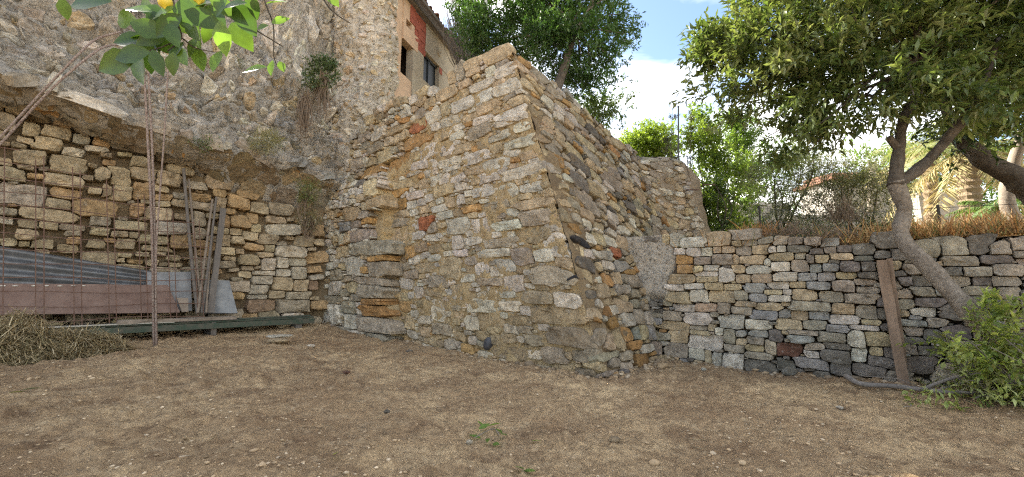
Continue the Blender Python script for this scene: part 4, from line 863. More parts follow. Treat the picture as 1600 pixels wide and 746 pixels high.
# ------------------------------------------------------------------ tree behind the bastion
tb_ = thing('broadleaf_tree', aty(866, 140, 9.6), 'dark green small-leaved tree growing behind the top of the bastion', 'tree')
MB().tube([aty(866, 150, 9.6), aty(882, 105, 9.7), aty(898, 50, 9.9), aty(925, 5, 10.2), aty(935, -60, 10.4)], [.13, .11, .09, .07, .05], 10, .12, 6, 5).build('trunk', M['bark'], tb_, smooth=True)
EB = [(aty(770, 50, 11.0), (.95, .9, .95)), (aty(850, 20, 10.8), (1.1, .9, 1.2)), (aty(930, 10, 10.4), (.95, .8, .7)), (aty(965, 45, 10.3), (.45, .5, .45)), (aty(900, 120, 10.6), (.75, .7, .55)), (aty(840, -60, 10.8), (2.0, 1.2, .9)), (aty(925, 85, 10.5), (.6, .5, .3)), (aty(730, 15, 11.6), (.5, .6, .6)), (aty(880, 95, 10.2), (.8, .5, .5)), (aty(950, 100, 10.4), (.45, .5, .45)), (aty(800, 85, 11), (.9, .6, .5)), (aty(895, 45, 9.4), (.75, .3, .45), 2.5), (aty(905, 90, 9.3), (.45, .25, .25), 2.5), (aty(850, 60, 9.6), (.5, .3, .45), 2)]
bb = MB(); branches(bb, aty(898, 50, 9.9), EB, 26, .03); bb.build('branches', M['bark'], tb_)
crown('crown', EB, 680, 9, 11, .115, .042, [(.03, .075, .022), (.045, .10, .03), (.06, .13, .035), (.09, .16, .05)], M['leaf'], tb_, 'stuff', clump_r=.20, spray_len=.25)

def shrub(name, label, cat, px, py, Yd, r, n_clump, per, lv, Ll, Wl, pal, mat='leaf', foot=None, group=None, ells=None, **kw):
    c = aty(px, py, Yd); z0 = foot if foot is not None else float(terr_z(c[0], c[1]))
    t = thing(name, (c[0], c[1], z0), label, cat, group); el = list(ells or [(c, r)])
    if foot is None and c[2] - r[2] > z0 + .2: hgap = c[2] - r[2] - z0; el.append((np.array([c[0], c[1], z0 + hgap * .55]), (r[0] * .9, r[1] * .9, hgap * .62)))
    m_ = MB()
    for k in range(5):
        tg = el[k % len(el)]; q = np.array(tg[0]) + RNG.normal(0, .3, 3) * np.array(tg[1]); b = np.array([c[0] + random.gauss(0, .06), c[1] + random.gauss(0, .06), z0 - .05])
        m_.tube([b, b * .65 + q * .35 + RNG.normal(0, .12, 3), b * .3 + q * .7 + RNG.normal(0, .12, 3), q], [.028, .022, .015, .006], 6, .15, 4)
    m_.build('trunk', M['bark'], t); crown('crown', el, n_clump, per, lv, Ll, Wl, pal, M[mat], t, 'stuff', **kw); return t
LIME = [(.19, .26, .05), (.24, .31, .07), (.14, .20, .04)]; MID = [(.07, .12, .04), (.10, .155, .05), (.13, .18, .06)]; OLIVE = [(.15, .17, .09), (.20, .21, .13), (.11, .135, .07), (.24, .24, .17)]
shrub('shrub', 'rounded dark green shrub showing behind the sloping side of the bastion', 'shrub', 938, 172, 11.5, (.42, .5, .48), 45, 8, 10, .10, .045, MID, foot=3.6)
shrub('lime_bush', 'bright lime green domed bush behind the bastion against the sky', 'bush', 1014, 232, 13.0, (.95, .8, .75), 130, 9, 12, .09, .05, LIME, 'leaf_thin', foot=3.0, clump_r=.16)
shrub('leafy_shrub', 'green leafy shrub beside the thin metal pole behind the rounded wall', 'shrub', 1098, 228, 10.6, (.65, .5, .9), 120, 8, 11, .11, .05, MID + LIME, 'leaf_thin', clump_r=.17)
shrub('conical_tree', 'bright green narrow cone-shaped tree under the left edge of the laurel', 'tree', 1160, 225, 14.0, (.65, .55, 1.3), 150, 9, 11, .12, .04, [(.13, .21, .05), (.17, .26, .07), (.10, .16, .04)], 'leaf_thin', clump_r=.15)
shrub('olive_tree', 'silvery green olive bush left of the forked trunk, nearer the bastion', 'tree', 1215, 275, 9.8, (.85, .7, .62), 220, 9, 11, .075, .016, OLIVE, clump_r=.17, ells=[(aty(1215, 280, 9.8), (.8, .6, .62)), (aty(1260, 250, 9.8), (.6, .5, .45))])
shrub('olive_tree', 'sparse silvery olive bush just left of the forked trunk', 'tree', 1325, 285, 9.0, (.75, .6, .6), 230, 8, 11, .075, .017, OLIVE + [(.2, .17, .11)], clump_r=.18, ells=[(aty(1325, 280, 9.0), (.8, .55, .6)), (aty(1375, 295, 9.0), (.5, .4, .5)), (aty(1290, 310, 9.0), (.6, .4, .4))])
shrub('vine', 'green creeper spilling down the end of the rounded wall', 'creeper', 1125, 305, 9.7, (.16, .2, .42), 26, 7, 9, .075, .05, MID, clump_r=.09)
shrub('bush', 'mid green bush behind the olive trees at the foot of the cone-shaped tree', 'bush', 1140, 268, 12.0, (.75, .5, .8), 110, 8, 10, .10, .05, MID + LIME, 'leaf_thin', clump_r=.16)
# dead grey canes beside the roof
dc = thing('dead_bush', aty(738, 110, 13.5), 'grey tangle of dead canes beside the house roof', 'bush'); mbk = MB()
for k in range(260):
    b = aty(random.uniform(722, 745), 128, random.uniform(12.8, 14)); tpt = aty(random.uniform(690, 770), random.uniform(-30, 70), random.uniform(12.6, 14.2)); mid_ = (b + tpt) / 2 + RNG.normal(0, .12, 3)
    mbk.tube([b, mid_, tpt], [.016, .011, .005], 4, 0, 3)
mbk.build('canes', M['bark_grey'], dc)['kind'] = 'stuff'
# tall weeds with purple-brown seed heads by the pole
for k, (px, py0, py1, Yd, lab) in enumerate(((1052, 258, 170, 9.9, 'tall thin weed stalk left of the metal pole'), (1078, 258, 168, 10.0, 'tall feathery weed stalk right of the metal pole'), (1040, 262, 205, 10.2, 'short dark seed stalk left of the pole in front of the lime bush'))):
    a = aty(px, py0 + 60, Yd); b = aty(px + random.uniform(-3, 3), py1, Yd); t = thing('weed', a, lab, 'weed')
    MB().tube([a, (a + b) / 2 + RNG.normal(0, .03, 3), b], [.012, .008, .003], 5, 0, 4).build('stalk', M['bark'], t)
    el = [(a + (b - a) * f, (.07, .07, .12)) for f in (.45, .6, .75, .88)]; crown('leaves', el, 14, 5, 8, .06, .018, [(.07, .09, .05), (.09, .10, .06), (.10, .08, .06)], M['leaf'], t, 'stuff', clump_r=.04, spray_len=.1)
t = thing('metal_pole', aty(1060, 262, 9.6), 'thin dark vertical metal pole standing against the sky', 'pole'); a = aty(1060, 300, 9.6); b = aty(1060, 168, 9.6)
MB().tube([a, b], .018, 6, sub=1).build('pole_shaft', M['wire'], t); MB().tube([b, b + np.array([0, 0, .03])], .024, 6, sub=1).build('cap', M['wire'], t)
# ------------------------------------------------------------------ things on the terrace
def far_wall(name, label, cat, px0, px1, py0, py1, Yd, mat, th=.3, parent=None, cap=None):
    a = aty(px0, py0, Yd); b = aty(px1, py0, Yd); c = aty(px0, py1, Yd); z1 = a[2]; z0 = min(float(terr_z(a[0], a[1])), c[2]) - .1
    t = thing(name, ((a[0] + b[0]) / 2, Yd, z0), label, cat); MB().box(((a[0] + b[0]) / 2, Yd + th / 2, (z0 + z1) / 2), [(1, 0, 0), (0, 1, 0), (0, 0, 1)], [(b[0] - a[0]) / 2, th / 2, (z1 - z0) / 2], .01).build('wall', mat, t)
    return t, a, b, z0, z1
M['paleblock'] = mat_rough('pale_block', (.46, .43, .38), (.38, .355, .31), (.52, .49, .44), 2, .8, .04, .35)
t, a, b, z0, z1 = far_wall('garden_wall', 'low pale stone garden wall in the sun left of the olive trees', 'wall', 1138, 1235, 322, 345, 13.5, M['paleblock'])
x = a[0]
while x < b[0] - .1:
    w_ = random.uniform(.25, .5); MB().box((x + w_ / 2, 13.5 + .15, z1 + .05), [(1, 0, 0), (0, 1, 0), (0, 0, 1)], [w_ / 2 - .01, .17, .045], .012).build('coping_stone', M['whitewall'], t); x += w_
t, a, b, z0, z1 = far_wall('garden_hut', 'small whitewashed hut with a reddish roof edge behind the olive bush', 'hut', 1300, 1400, 282, 330, 17.0, M['paleblock'], 2.0)
rf = MB().box(((a[0] + b[0]) / 2, 18.0, z1 + .10), [(1, 0, 0), (0, 1, 0), (0, 0, 1)], [(b[0] - a[0]) / 2 + .15, 1.2, .08], .01).build('roof', M['tile'], t)
x = a[0]
while x < b[0]: MB().tube([(x, 16.75, z1 + .2), (x, 18.6, z1 + .34)], .09, 6, sub=1).build('roof_tile', M['tile'], rf); x += .19
d0 = aty(1281, 300, 16.95); MB().box((d0[0] + .3, 16.98, z0 + .9), [(1, 0, 0), (0, 1, 0), (0, 0, 1)], [.28, .03, .85]).build('door', M['redbrick'], t)
far_wall('block_wall', 'grey pale block wall between the forked trunk and the palm', 'wall', 1436, 1512, 300, 345, 15.0, M['paleblock'])
far_wall('garden_wall', 'pale wall low behind the dry grass under the forked tree', 'wall', 1235, 1345, 336, 352, 12.5, M['paleblock'])
st = aty(1363, 330, 11.5); t = thing('tree_stump', st, 'pale broken dead stump standing before the hut roof', 'stump')
MB().tube([st, aty(1362, 290, 11.5), aty(1364, 262, 11.5)], [.12, .10, .09], 9, .15, 4).build('stump_wood', M['bark_pale'], t)
for dx in (-6, 5): MB().tube([aty(1363, 268, 11.5), aty(1363 + dx, 252, 11.5)], [.06, .02], 6, .1, 1).build('broken_limb', M['bark_pale'], t)

def palm(px, py_top, py_base, Yd, r, nfr, Lf, pal, label, dead=0):
    b = aty(px, py_base, Yd); tp = aty(px, py_top, Yd); b[2] = min(b[2], float(terr_z(b[0], b[1]))) - .1
    t = thing('palm_tree', b, label, 'palm'); m_ = MB(); n = 16; P_ = [b + (tp - b) * f for f in np.linspace(0, 1, n * 2)]
    m_.tube(P_, [r * (1.12 if k % 2 else .9) for k in range(n * 2)], 12, .08, 1); m_.build('trunk', M['palm_bark'], t)
    for k in range(nfr):
        a = k * 2.399 + random.uniform(-.2, .2); dd = k < dead; el = random.uniform(-.5, -.1) if dd else random.uniform(.1, 1.1); d = np.array([math.cos(a) * math.cos(el), math.sin(a) * math.cos(el), math.sin(el)])
        L_ = Lf * random.uniform(.8, 1.1); sp = [tp + d * L_ * f + np.array([0, 0, -1]) * L_ * (.55 if dd else .45) * f * f for f in np.linspace(0, 1, 12)]; sp = np.array(sp); tan = unit(np.gradient(sp, axis=0)); side = unit(np.cross(tan, (0, 0, 1))); upn = np.cross(side, tan)
        q = np.repeat(np.arange(1, 12), 6); f2 = RNG.random(len(q)); P0 = sp[q - 1] * (1 - f2)[:, None] + sp[q] * f2[:, None]; sg = np.where(RNG.random(len(q)) < .5, 1, -1)
        D_ = side[q] * sg[:, None] + tan[q] * .7 - np.array([0, 0, 1]) * RNG.uniform(.1, .7, len(q))[:, None]; fr = q / 12; Ll_ = L_ * .30 * np.sin(np.clip(fr, .15, .95) * math.pi) ** .5
        V, T = leaf_arrays(P0, D_, upn[q], Ll_, np.full(len(q), .035)); c_ = np.array(pal[0] if dd else pal[1]) * RNG.uniform(.8, 1.2, (len(q), 1)); o = put('frond', fast_mesh('frond', V, T, np.repeat(c_, 5, 0)), M['dry' if dd else 'leaf'], t)
        MB().tube(sp[::3], np.linspace(.022, .006, len(sp[::3])), 5, 0, 1).build('stalk', M['dryst'], o)
M['dryst'] = mat_plain('palm_stalk', (.36, .31, .15), .8); M['palm_bark'] = mat_rough('palm_bark', (.34, .26, .17), (.23, .17, .11), (.42, .34, .24), 5, 1, .05, .5)
palm(1511, 235, 335, 12.5, .26, 26, 2.4, [(.42, .36, .17), (.16, .19, .07)], 'stout palm with a shaggy sunlit trunk behind the terrace wall', 12)
palm(1450, 225, 330, 14.5, .2, 22, 2.3, [(.45, .40, .20), (.22, .24, .10)], 'palm with drooping yellow dry fronds above the grey block wall', 14)
palm(1556, 325, 345, 11.5, .12, 14, 1.1, [(.3, .3, .12), (.12, .2, .06)], 'young low palm with upright grey-green fronds right of the stout palm', 0)

M['weedo'] = mat_plain('orange_straw', (.40, .20, .07), .9); M['weedb'] = mat_plain('brown_straw', (.17, .125, .085), .9)
# wire fence along the terrace edge
fe = thing('wire_fence', aty(1300, 372, 6.9), 'dark post and wire fence along the top of the terrace wall', 'fence')
posts = []
for px, py0, Yd in ((1186, 322, 8.2), (1465, 320, 5.9), (1325, 330, 6.9), (1650, 310, 5.0)):
    a = aty(px, py0, Yd); b = np.array([a[0], a[1], float(terr_z(a[0], a[1])) - .1]); MB().tube([b, a], .018, 6, sub=1).build('post', M['postmat'], fe); posts.append(a)
posts.sort(key=lambda q: q[0])
for f in (.05, .3, .55): MB().tube([q - np.array([0, 0, f]) for q in posts], .004, 4, sub=1).build('wire', M['wire'], fe)

# dry grass along the wall head and over the terrace
def grass(name, n, gen, hl, pal, label, w=.004, lean=.35):
    B = gen(n); h = RNG.uniform(*hl, len(B)); d = np.stack([RNG.normal(0, lean, len(B)), RNG.normal(0, lean, len(B)), np.ones(len(B))], -1); tip = B + unit(d) * h[:, None]; s = rnd_dir(len(B)); s[:, 2] = 0; s = unit(s) * w
    mid_ = (B + tip) / 2 + RNG.normal(0, .02, (len(B), 3)) + np.array([0, 0, .02]); V = np.stack([B - s, B + s, mid_ + s * .8, mid_ - s * .8, tip], 1).reshape(-1, 3); k = 5 * np.arange(len(B))[:, None, None]
    T = (np.array([(0, 1, 2), (0, 2, 3), (3, 2, 4)])[None] + k).reshape(-1, 3); c_ = np.array(pal)[RNG.integers(0, len(pal), len(B))] * RNG.uniform(.75, 1.2, (len(B), 1))
    return tag(put(name, fast_mesh(name, V, T, np.repeat(c_, 5, 0)), M['dry']), label, 'grass', None, 'stuff')
def g_ter(n):
    a = RNG.uniform(.2, 9.5, n); b = .12 + 7 * RNG.random(n) ** 2; q = D0[:2] + dD[:2] * a[:, None] + nb * b[:, None]; z = terr_z(q[:, 0], q[:, 1]); k = RNG.random(n) < .35 + .55 * sstep(2.2, 3.5, a) + .5 * fbm(np.stack([q[:, 0], q[:, 1], 0 * z], -1) * 1.3, 3); P = np.concatenate([q, z[:, None]], 1); return P[k]
grass('dry_grass', 34000, g_ter, (.06, .40), [(.52, .29, .11), (.56, .37, .17), (.36, .20, .085), (.44, .31, .16), (.22, .23, .09), (.30, .18, .085)], 'dry orange-brown grass on the terrace behind the wall', .006, .6)
def g_far(n):
    x = RNG.uniform(3, 22, n); y = RNG.uniform(9, 22, n); return np.stack([x, y, terr_z(x, y)], -1)
grass('pale_grass', 22000, g_far, (.1, .5), [(.44, .36, .2), (.36, .32, .15), (.2, .24, .08), (.48, .40, .24)], 'pale dry grass and weeds farther back on the terrace', .008)
# dead weeds rooted on top of the wall
for px, py, Yd, lab in ((1185, 366, 6.3, 'orange dried grass tuft on the wall head near the rounded wall'), (1235, 366, 5.9, 'dark brown dead clump on top of the terrace wall'), (1305, 372, 5.55, 'dry reddish twigs hanging over the terrace wall'), (1322, 345, 6.6, 'tall brown dead weed standing behind the terrace wall')):
    c = aty(px, py, Yd); t = thing('dry_weed', c, lab, 'weed'); mbk = MB(); hh = .5 if px == 1322 else .2
    for k in range(110): q = c + RNG.normal(0, 1, 3) * (.15, .1, .03); e = q + np.array([random.gauss(0, .10), random.gauss(0, .10), hh * random.uniform(.2, 1) - (.22 if px == 1305 and random.random() < .4 else 0)]); mbk.tube([q, (q + e) / 2 + RNG.normal(0, .02, 3), e], [.005, .004, .002], 3, 0, 2)
    mbk.build('stems', M['weedo' if px == 1185 else 'weedb'], t)['kind'] = 'stuff'
for (px, Yd, r, pal, lab) in ((1155, 9.6, (.5, .4, .3), OLIVE, 'low grey-green scrub right of the creeper behind the wall'), (1265, 8.6, (.55, .4, .28), OLIVE, 'low olive scrub at the foot of the olive bushes'), (1390, 8.4, (.5, .4, .3), OLIVE, 'low grey-green scrub just left of the leaning trunk'), (1200, 16, (1.6, 1, .8), MID, 'mid green hedge behind the pale garden wall'), (1330, 14.5, (1.2, .8, .5), OLIVE, 'grey-green scrub before the whitewashed hut'), (1440, 18.5, (1.8, 1, .9), LIME, 'light green hedge behind the block wall'), (1540, 17, (1.8, 1, .9), MID, 'green hedge behind the palms')):
    c_ = aty(px, 330, Yd); c_[2] = float(terr_z(c_[0], c_[1])) + r[2] * .7; x_, y_ = screen(c_[None]); shrub('scrub', lab, 'shrub', float(x_[0]), float(y_[0]), Yd, r, int(80 + 40 * r[0]), 8, 10, .08 if Yd < 12 else .14, .022 if Yd < 12 else .06, pal, clump_r=.15 * max(1, r[0]))
# far trees closing the view
def far_tree(px, py, Yd, r, pal, label, nc=60): shrub('far_tree', label, 'tree', px, py, Yd, r, nc, 9, 10, .22, .12, pal, 'leaf', clump_r=.4, spray_len=.5, group='trees beyond the terrace')
for (px, py, Yd, r, k, lab) in ((1250, 250, 26, (3, 2, 1.8), 0, 'far green tree behind the silvery olive bush'), (1420, 270, 24, (2.2, 2, 1.6), 1, 'far light green tree seen through the fork of the trunk'), (1560, 280, 22, (2.5, 2, 1.6), 1, 'far green tree behind the palms at the right edge'), (1640, 270, 20, (2.5, 2, 2.2), 0, 'far dark tree just past the right edge'), (1340, 262, 30, (2.6, 2, 1.7), 1, 'far hazy green tree above the hut roof'), (1480, 285, 30, (3, 2, 1.4), 1, 'far green tree behind the block wall'), (1160, 290, 22, (2.5, 2, 1.2), 0, 'far green tree behind the lime bush and cone-shaped tree')):
    far_tree(px, py, Yd, r, [(.06, .11, .03), (.09, .15, .04)] if k == 0 else [(.12, .2, .05), (.16, .25, .07)], lab)
# ------------------------------------------------------------------ clutter against the left wall
def Lp(px, py, off):                       # a pixel seen on the plane standing `off` metres before the left wall
    return onplane(px, py, C0 + nL * off, nL)
def Lz(px, z, off):                        # the same plane at a given height
    d = ray(px, 300); d0 = d[:2]; P = (C0 + nL * off)[:2]; k = np.dot(P - CAM[:2], nL[:2]) / np.dot(d0, nL[:2]); q = CAM[:2] + d0 * k; return np.array([q[0], q[1], z])
UP = np.array([0, 0, 1.0])
ul = lambda p: float(np.dot(p - C0, dL))
a = Lp(489, 500, 1.0); a[2] = .44; u0 = ul(a); u1 = 7.6
plat = thing('low_platform', C0 + nL * .6 + dL * 4, 'low wooden platform with a green painted front beam along the left wall', 'platform')
def Lq(u, off, z): return C0 + dL * u + nL * off + UP * z
MB().box(Lq((u0 + u1) / 2, 1.05, .42), [dL, nL, UP], [(u1 - u0) / 2, .03, .055], .004).build('beam', M['green_paint'], plat)
for k, (off, z) in enumerate(((.93, .50), (.78, .50), (.62, .505), (.46, .5), (.30, .5))):
    MB().box(Lq((u0 + u1) / 2 + random.uniform(-.1, .1), off, z - .005), [dL, nL, UP], [(u1 - u0) / 2 - random.uniform(0, .2), .068, .014], .004).build('deck_board', M['wood_grey' if k else 'green_paint'], plat)
for u in np.arange(u0 + .3, u1, 1.6): MB().box(Lq(u, .7, .28), [dL, nL, UP], [.05, .3, .2], .01).build('bearer', M['wood_grey'], plat)
def board(name, pA, pB, half_w, half_t, mat, label, cat, face, parts=None, jit=.006):
    pA = np.asarray(pA, float); pB = np.asarray(pB, float); d = unit(pB - pA); n_ = unit(face - d * np.dot(face, d)); s = np.cross(d, n_)
    t = thing(name, pA, label, cat); m_ = MB(); K = 9; V = []
    for k in range(K):
        c = pA + (pB - pA) * k / (K - 1)
        w_ = half_w * (1 + random.uniform(-.05, .05))
        for i, j in ((-1, -1), (1, -1), (1, 1), (-1, 1)): V.append(c + s * i * w_ + n_ * j * half_t + RNG.normal(0, jit, 3) * .5)
    Fc = [(0, 3, 2, 1), tuple(4 * (K - 1) + i for i in (0, 1, 2, 3))] + [(4 * k + i, 4 * k + (i + 1) % 4, 4 * k + 4 + (i + 1) % 4, 4 * k + 4 + i) for k in range(K - 1) for i in range(4)]
    m_.add(np.array(V), Fc); return m_.build('timber', mat, t)
pa, pb = Lp(184, 490, .98), Lp(368, 495, .98); pa[2] = pb[2] = .555
board('weathered_plank', pa, pb, .075, .030, M['wood_old'], 'thick weathered brown plank lying on the front of the platform', 'plank', UP, jit=.014)
pa, pb = Lp(30, 503, 1.0), Lp(272, 502, 1.0); pa[2] = pb[2] = .524
board('pale_board', pa, pb, .05, .009, M['white_wood'], 'thin pale board lying on the platform edge under the brown plank', 'board', UP, jit=.003)
pa, pb = Lp(372, 499, .86), Lp(484, 500, .86); pa[2] = pb[2] = .53
board('green_lath', pa, pb, .045, .012, M['green_paint'], 'narrow green lath on the right end of the platform', 'lath', UP, jit=.004)

def quad_sheet(name, pts, off, th, mat, label, cat, nx=24, ny=8, fn=None, part='sheet'):
    """pts: corner pixels TL TR BR BL; off: distance before the wall at top and bottom"""
    TL, TR, BR, BL = [Lp(x, y, o_) for (x, y), o_ in zip(pts, off)]; t = thing(name, (BL + BR) / 2, label, cat)
    S_, Tt = np.meshgrid(np.linspace(0, 1, nx), np.linspace(0, 1, ny)); s, w = S_.ravel(), Tt.ravel()
    P = (TL * (1 - s)[:, None] + TR * s[:, None]) * (1 - w)[:, None] + (BL * (1 - s)[:, None] + BR * s[:, None]) * w[:, None]
    n_ = unit(np.cross(TR - TL, BL - TL)); n_ = n_ if np.dot(n_, nL) > 0 else -n_
    if fn is not None: P = P + n_ * fn(s, w)[:, None]
    P = P + n_ * (.006 * fbm(P * 3, 3))[:, None]; m = len(P); V = np.vstack([P + n_ * th / 2, P - n_ * th / 2]); Fc = []
    for j in range(ny - 1):
        for i in range(nx - 1):
            q = j * nx + i; Fc += [(q, q + nx, q + nx + 1, q + 1), (m + q, m + q + 1, m + q + nx + 1, m + q + nx)]
    bd = [i for i in range(nx)] + [j * nx + nx - 1 for j in range(1, ny)] + [(ny - 1) * nx + i for i in range(nx - 2, -1, -1)] + [j * nx for j in range(ny - 2, 0, -1)]
    for i in range(len(bd)): p_, q = bd[i], bd[(i + 1) % len(bd)]; Fc.append((p_, q, m + q, m + p_))
    return obj(part, V, Fc, mat, t, smooth=fn is not None), t
quad_sheet('corrugated_sheet', [(-150, 360), (262, 428), (245, 478), (-150, 490)], (.22, .22, .55, .55), .004, M['zinc'], 'grey corrugated metal sheet leaning against the left wall', 'metal sheet', 30, 57, lambda s, w: .035 * np.sin(w * 2 * math.pi * 5))
bp, bt_ = quad_sheet('brown_panel', [(-150, 442), (262, 446), (281, 489), (-150, 494)], (.60, .60, .78, .78), .03, M['brownpanel'], 'flat brown board leaning in front of the corrugated sheet', 'board')
for x in (5, 22, 52, 74, 92, 112, 130):
    c = Lp(x + random.uniform(-3, 3), 447, .64); V, T = blobs(c[None], np.array([[.035, .012, .012]]), np.array([math.atan2(dL[1], dL[0])])); obj('mortar_dab', V, T, M['whitewall'], bt_)
quad_sheet('cement_sheet', [(229, 426), (298, 425), (300, 486), (232, 486)], (.44, .44, .60, .60), .012, M['slab'], 'blue-grey cement sheet beside the end of the corrugated metal', 'sheet')
quad_sheet('cement_slab', [(322, 438), (358, 439), (371, 490), (318, 490)], (.40, .40, .62, .62), .035, M['slab2'], 'grey cement slab with darker blotches right of the stakes', 'slab')  # blotches are random darker tone over the whole slab
quad_sheet('dark_tile', [(276, 466), (294, 466), (294, 488), (284, 488)], (.72, .72, .82, .82), .02, M['wood_old'], 'small dark brown square piece leaning below the cement sheet', 'tile', 4, 4)
def stake(p0, o0, p1, o1, r, mat, lab, name='wooden_stake', cat='stake', rough=.12):
    a = Lp(*p0, o0); b = Lp(*p1, o1); t = thing(name, a, lab, cat); MB().tube([a, (a * .6 + b * .4) + RNG.normal(0, .012, 3), b], [r, r * .92, r * .8], 9, rough, 8, 9).build('shaft', mat, t)
stake((309, 490), .80, (287, 264), .22, .032, M['wood_grey'], 'dark stake leaning left, the tallest of those by the platform')
stake((316, 490), .78, (295, 280), .20, .024, M['wood_old'], 'thin stake close behind the tallest left-leaning one')
stake((309, 489), .84, (332, 312), .24, .026, M['wood_old'], 'thin brown stake leaning right, front one of the crossed bundle')
stake((315, 489), .80, (338, 308), .22, .026, M['wood_grey'], 'grey stake leaning right in the middle of the crossed bundle')
stake((322, 489), .80, (335, 330), .20, .022, M['wood_old'], 'short stake at the right of the crossed bundle beside the grey slat')
a, b = Lp(329, 489, .74), Lp(349, 326, .18)
board('grey_slat', a, b, .055, .015, M['wood_grey'], 'flat grey slat leaning right of the crossed stakes', 'slat', nL)

# rusty reinforcement mesh
me_ = thing('wire_mesh_panel', Lp(150, 490, 1.0), 'rusty reinforcing mesh panel standing in front of the left wall', 'wire mesh')
uA, uB = ul(Lp(330, 400, .95)), 8.2; zt = lambda u: np.interp(u, [1, 3.2, 4.5, 6, 9], [1.7, 2.7, 3.2, 3.55, 3.8])
def mesh_pt(u, z): return Lq(u, .95 - .10 * z + .05 * math.sin(u * 1.7), z)
for z in np.arange(.62, 3.8, .23):
    us = [u for u in np.linspace(uA + .0, uB, 22) if z < zt(u)]
    if len(us) > 2: MB().tube([mesh_pt(u, z + .02 * math.sin(u * 3 + z * 5)) for u in us], .0075, 5, sub=1).build('wire', M['rust'], me_)
k = 0; u = uA
while u < uB:
    zz = np.linspace(.5, zt(u) + random.uniform(0, .12), 8); MB().tube([mesh_pt(u + .10 * (z - .5), z) + nL * .008 for z in zz], .0075, 5, sub=1).build('wire', M['rust'], me_); k += 1; u += .09 if k % 2 else .33
# upright and bent reinforcing bars
def rod(pts, r, lab): 
    pts = np.array(pts); t = thing('steel_rod', pts[0], lab, 'rod'); m_ = MB().tube(pts, r, 7, .12, 8, 40).build('bar', M['rust_pale'], t, smooth=True)
gb = gnd(242, 541, .2); Yb = gb[1]
rod([gb - UP * .1, aty(237, 350, Yb + .02), aty(231, 220, Yb + .02), aty(225, 118, Yb), aty(216, 60, Yb)], .020, 'rusty rod standing in the earth, leftmost of the upright bundle')
rod([gb + (.03, .01, -.1), aty(242, 380, Yb + .05), aty(238, 240, Yb + .05), aty(232, 118, Yb + .03), aty(228, 50, Yb)], .018, 'straight rusty rod in the middle of the upright bundle')
rod([gb + (.05, -.02, -.1), aty(244, 400, Yb - .03), aty(250, 300, Yb), aty(256, 220, Yb), aty(263, 100, Yb + .05)], .013, 'thin rod of the upright bundle spreading to the right')
rod([aty(-60, 290, 4.9), aty(0, 226, 5.0), aty(75, 145, 5.1), aty(125, 100, 5.2), aty(160, 75, 5.4), aty(185, 70, 5.6)], .014, 'lower bent rod crossing the left edge below the ledge')
rod([aty(-60, 276, 5.0), aty(0, 215, 5.1), aty(70, 140, 5.2), aty(120, 88, 5.3), aty(150, 62, 5.5), aty(188, 50, 5.7)], .014, 'upper bent rod crossing the left edge below the ledge')

# hay heap
hc = gnd(78, 556, .2); hy = thing('hay_heap', (-6.2, 5.9, .2), 'heap of dry cut grass and straw at the foot of the platform', 'hay')
n = 9500; hb = np.array([-6.55, 5.55, .2]); q = RNG.normal(0, 1, (n, 3)); rr = RNG.random(n) ** .5; ang = RNG.uniform(0, 6.28, n)
ax1 = dL; ax2 = nL; px_ = rr * np.cos(ang) * 1.15; py_ = rr * np.sin(ang) * .62; hz = .62 * (1 - rr ** 1.6) * RNG.uniform(.35, 1.08, n) * (1 + .35 * vnoise(np.stack([px_ * 3, py_ * 3, 0 * px_], -1)))
B = hb + ax1 * px_[:, None] + ax2 * py_[:, None] + UP * np.maximum(hz, .0)[:, None]; d = unit(np.stack([RNG.normal(0, 1, n), RNG.normal(0, 1, n), RNG.normal(0, .35, n)], -1)); l = RNG.uniform(.10, .42, n); s = unit(np.cross(d, UP)) * RNG.uniform(.002, .005, n)[:, None]
md = B + UP * .03; V = np.stack([B - d * l[:, None] * .6 - s, B - d * l[:, None] * .6 + s, md + s, md - s, B + d * l[:, None] * .6 - UP * .03], 1).reshape(-1, 3); V[:, 2] = np.maximum(V[:, 2], .2)
T = (np.array([(0, 1, 2), (0, 2, 3), (3, 2, 4)])[None] + 5 * np.arange(n)[:, None, None]).reshape(-1, 3); c_ = np.array([(.58, .47, .27), (.46, .36, .20), (.34, .27, .15), (.66, .56, .36), (.26, .23, .12)])[RNG.integers(0, 5, n)]
put('straw', fast_mesh('straw', V, T, np.repeat(c_, 5, 0)), M['dry'], hy)['kind'] = 'stuff'
def heap(u, w): r_ = np.sqrt(u ** 2 + w ** 2); z = .40 * np.clip(1 - r_ ** 1.8, 0, 1) * (1 + .3 * fbm(np.stack([u * 3, w * 3, 0 * u], -1), 2)); return hb + ax1 * (u * 1.1)[:, None] + ax2 * (w * .6)[:, None] + UP * (z - .03)[:, None]
M['haycore'] = mat_rough('matted_straw', (.24, .20, .11), (.17, .145, .08), (.34, .29, .17), 8, 1, .05, .5)
sheet(heap, np.linspace(-1, 1, 30), np.linspace(-1, 1, 24), 'matted_straw', M['haycore'], hy)

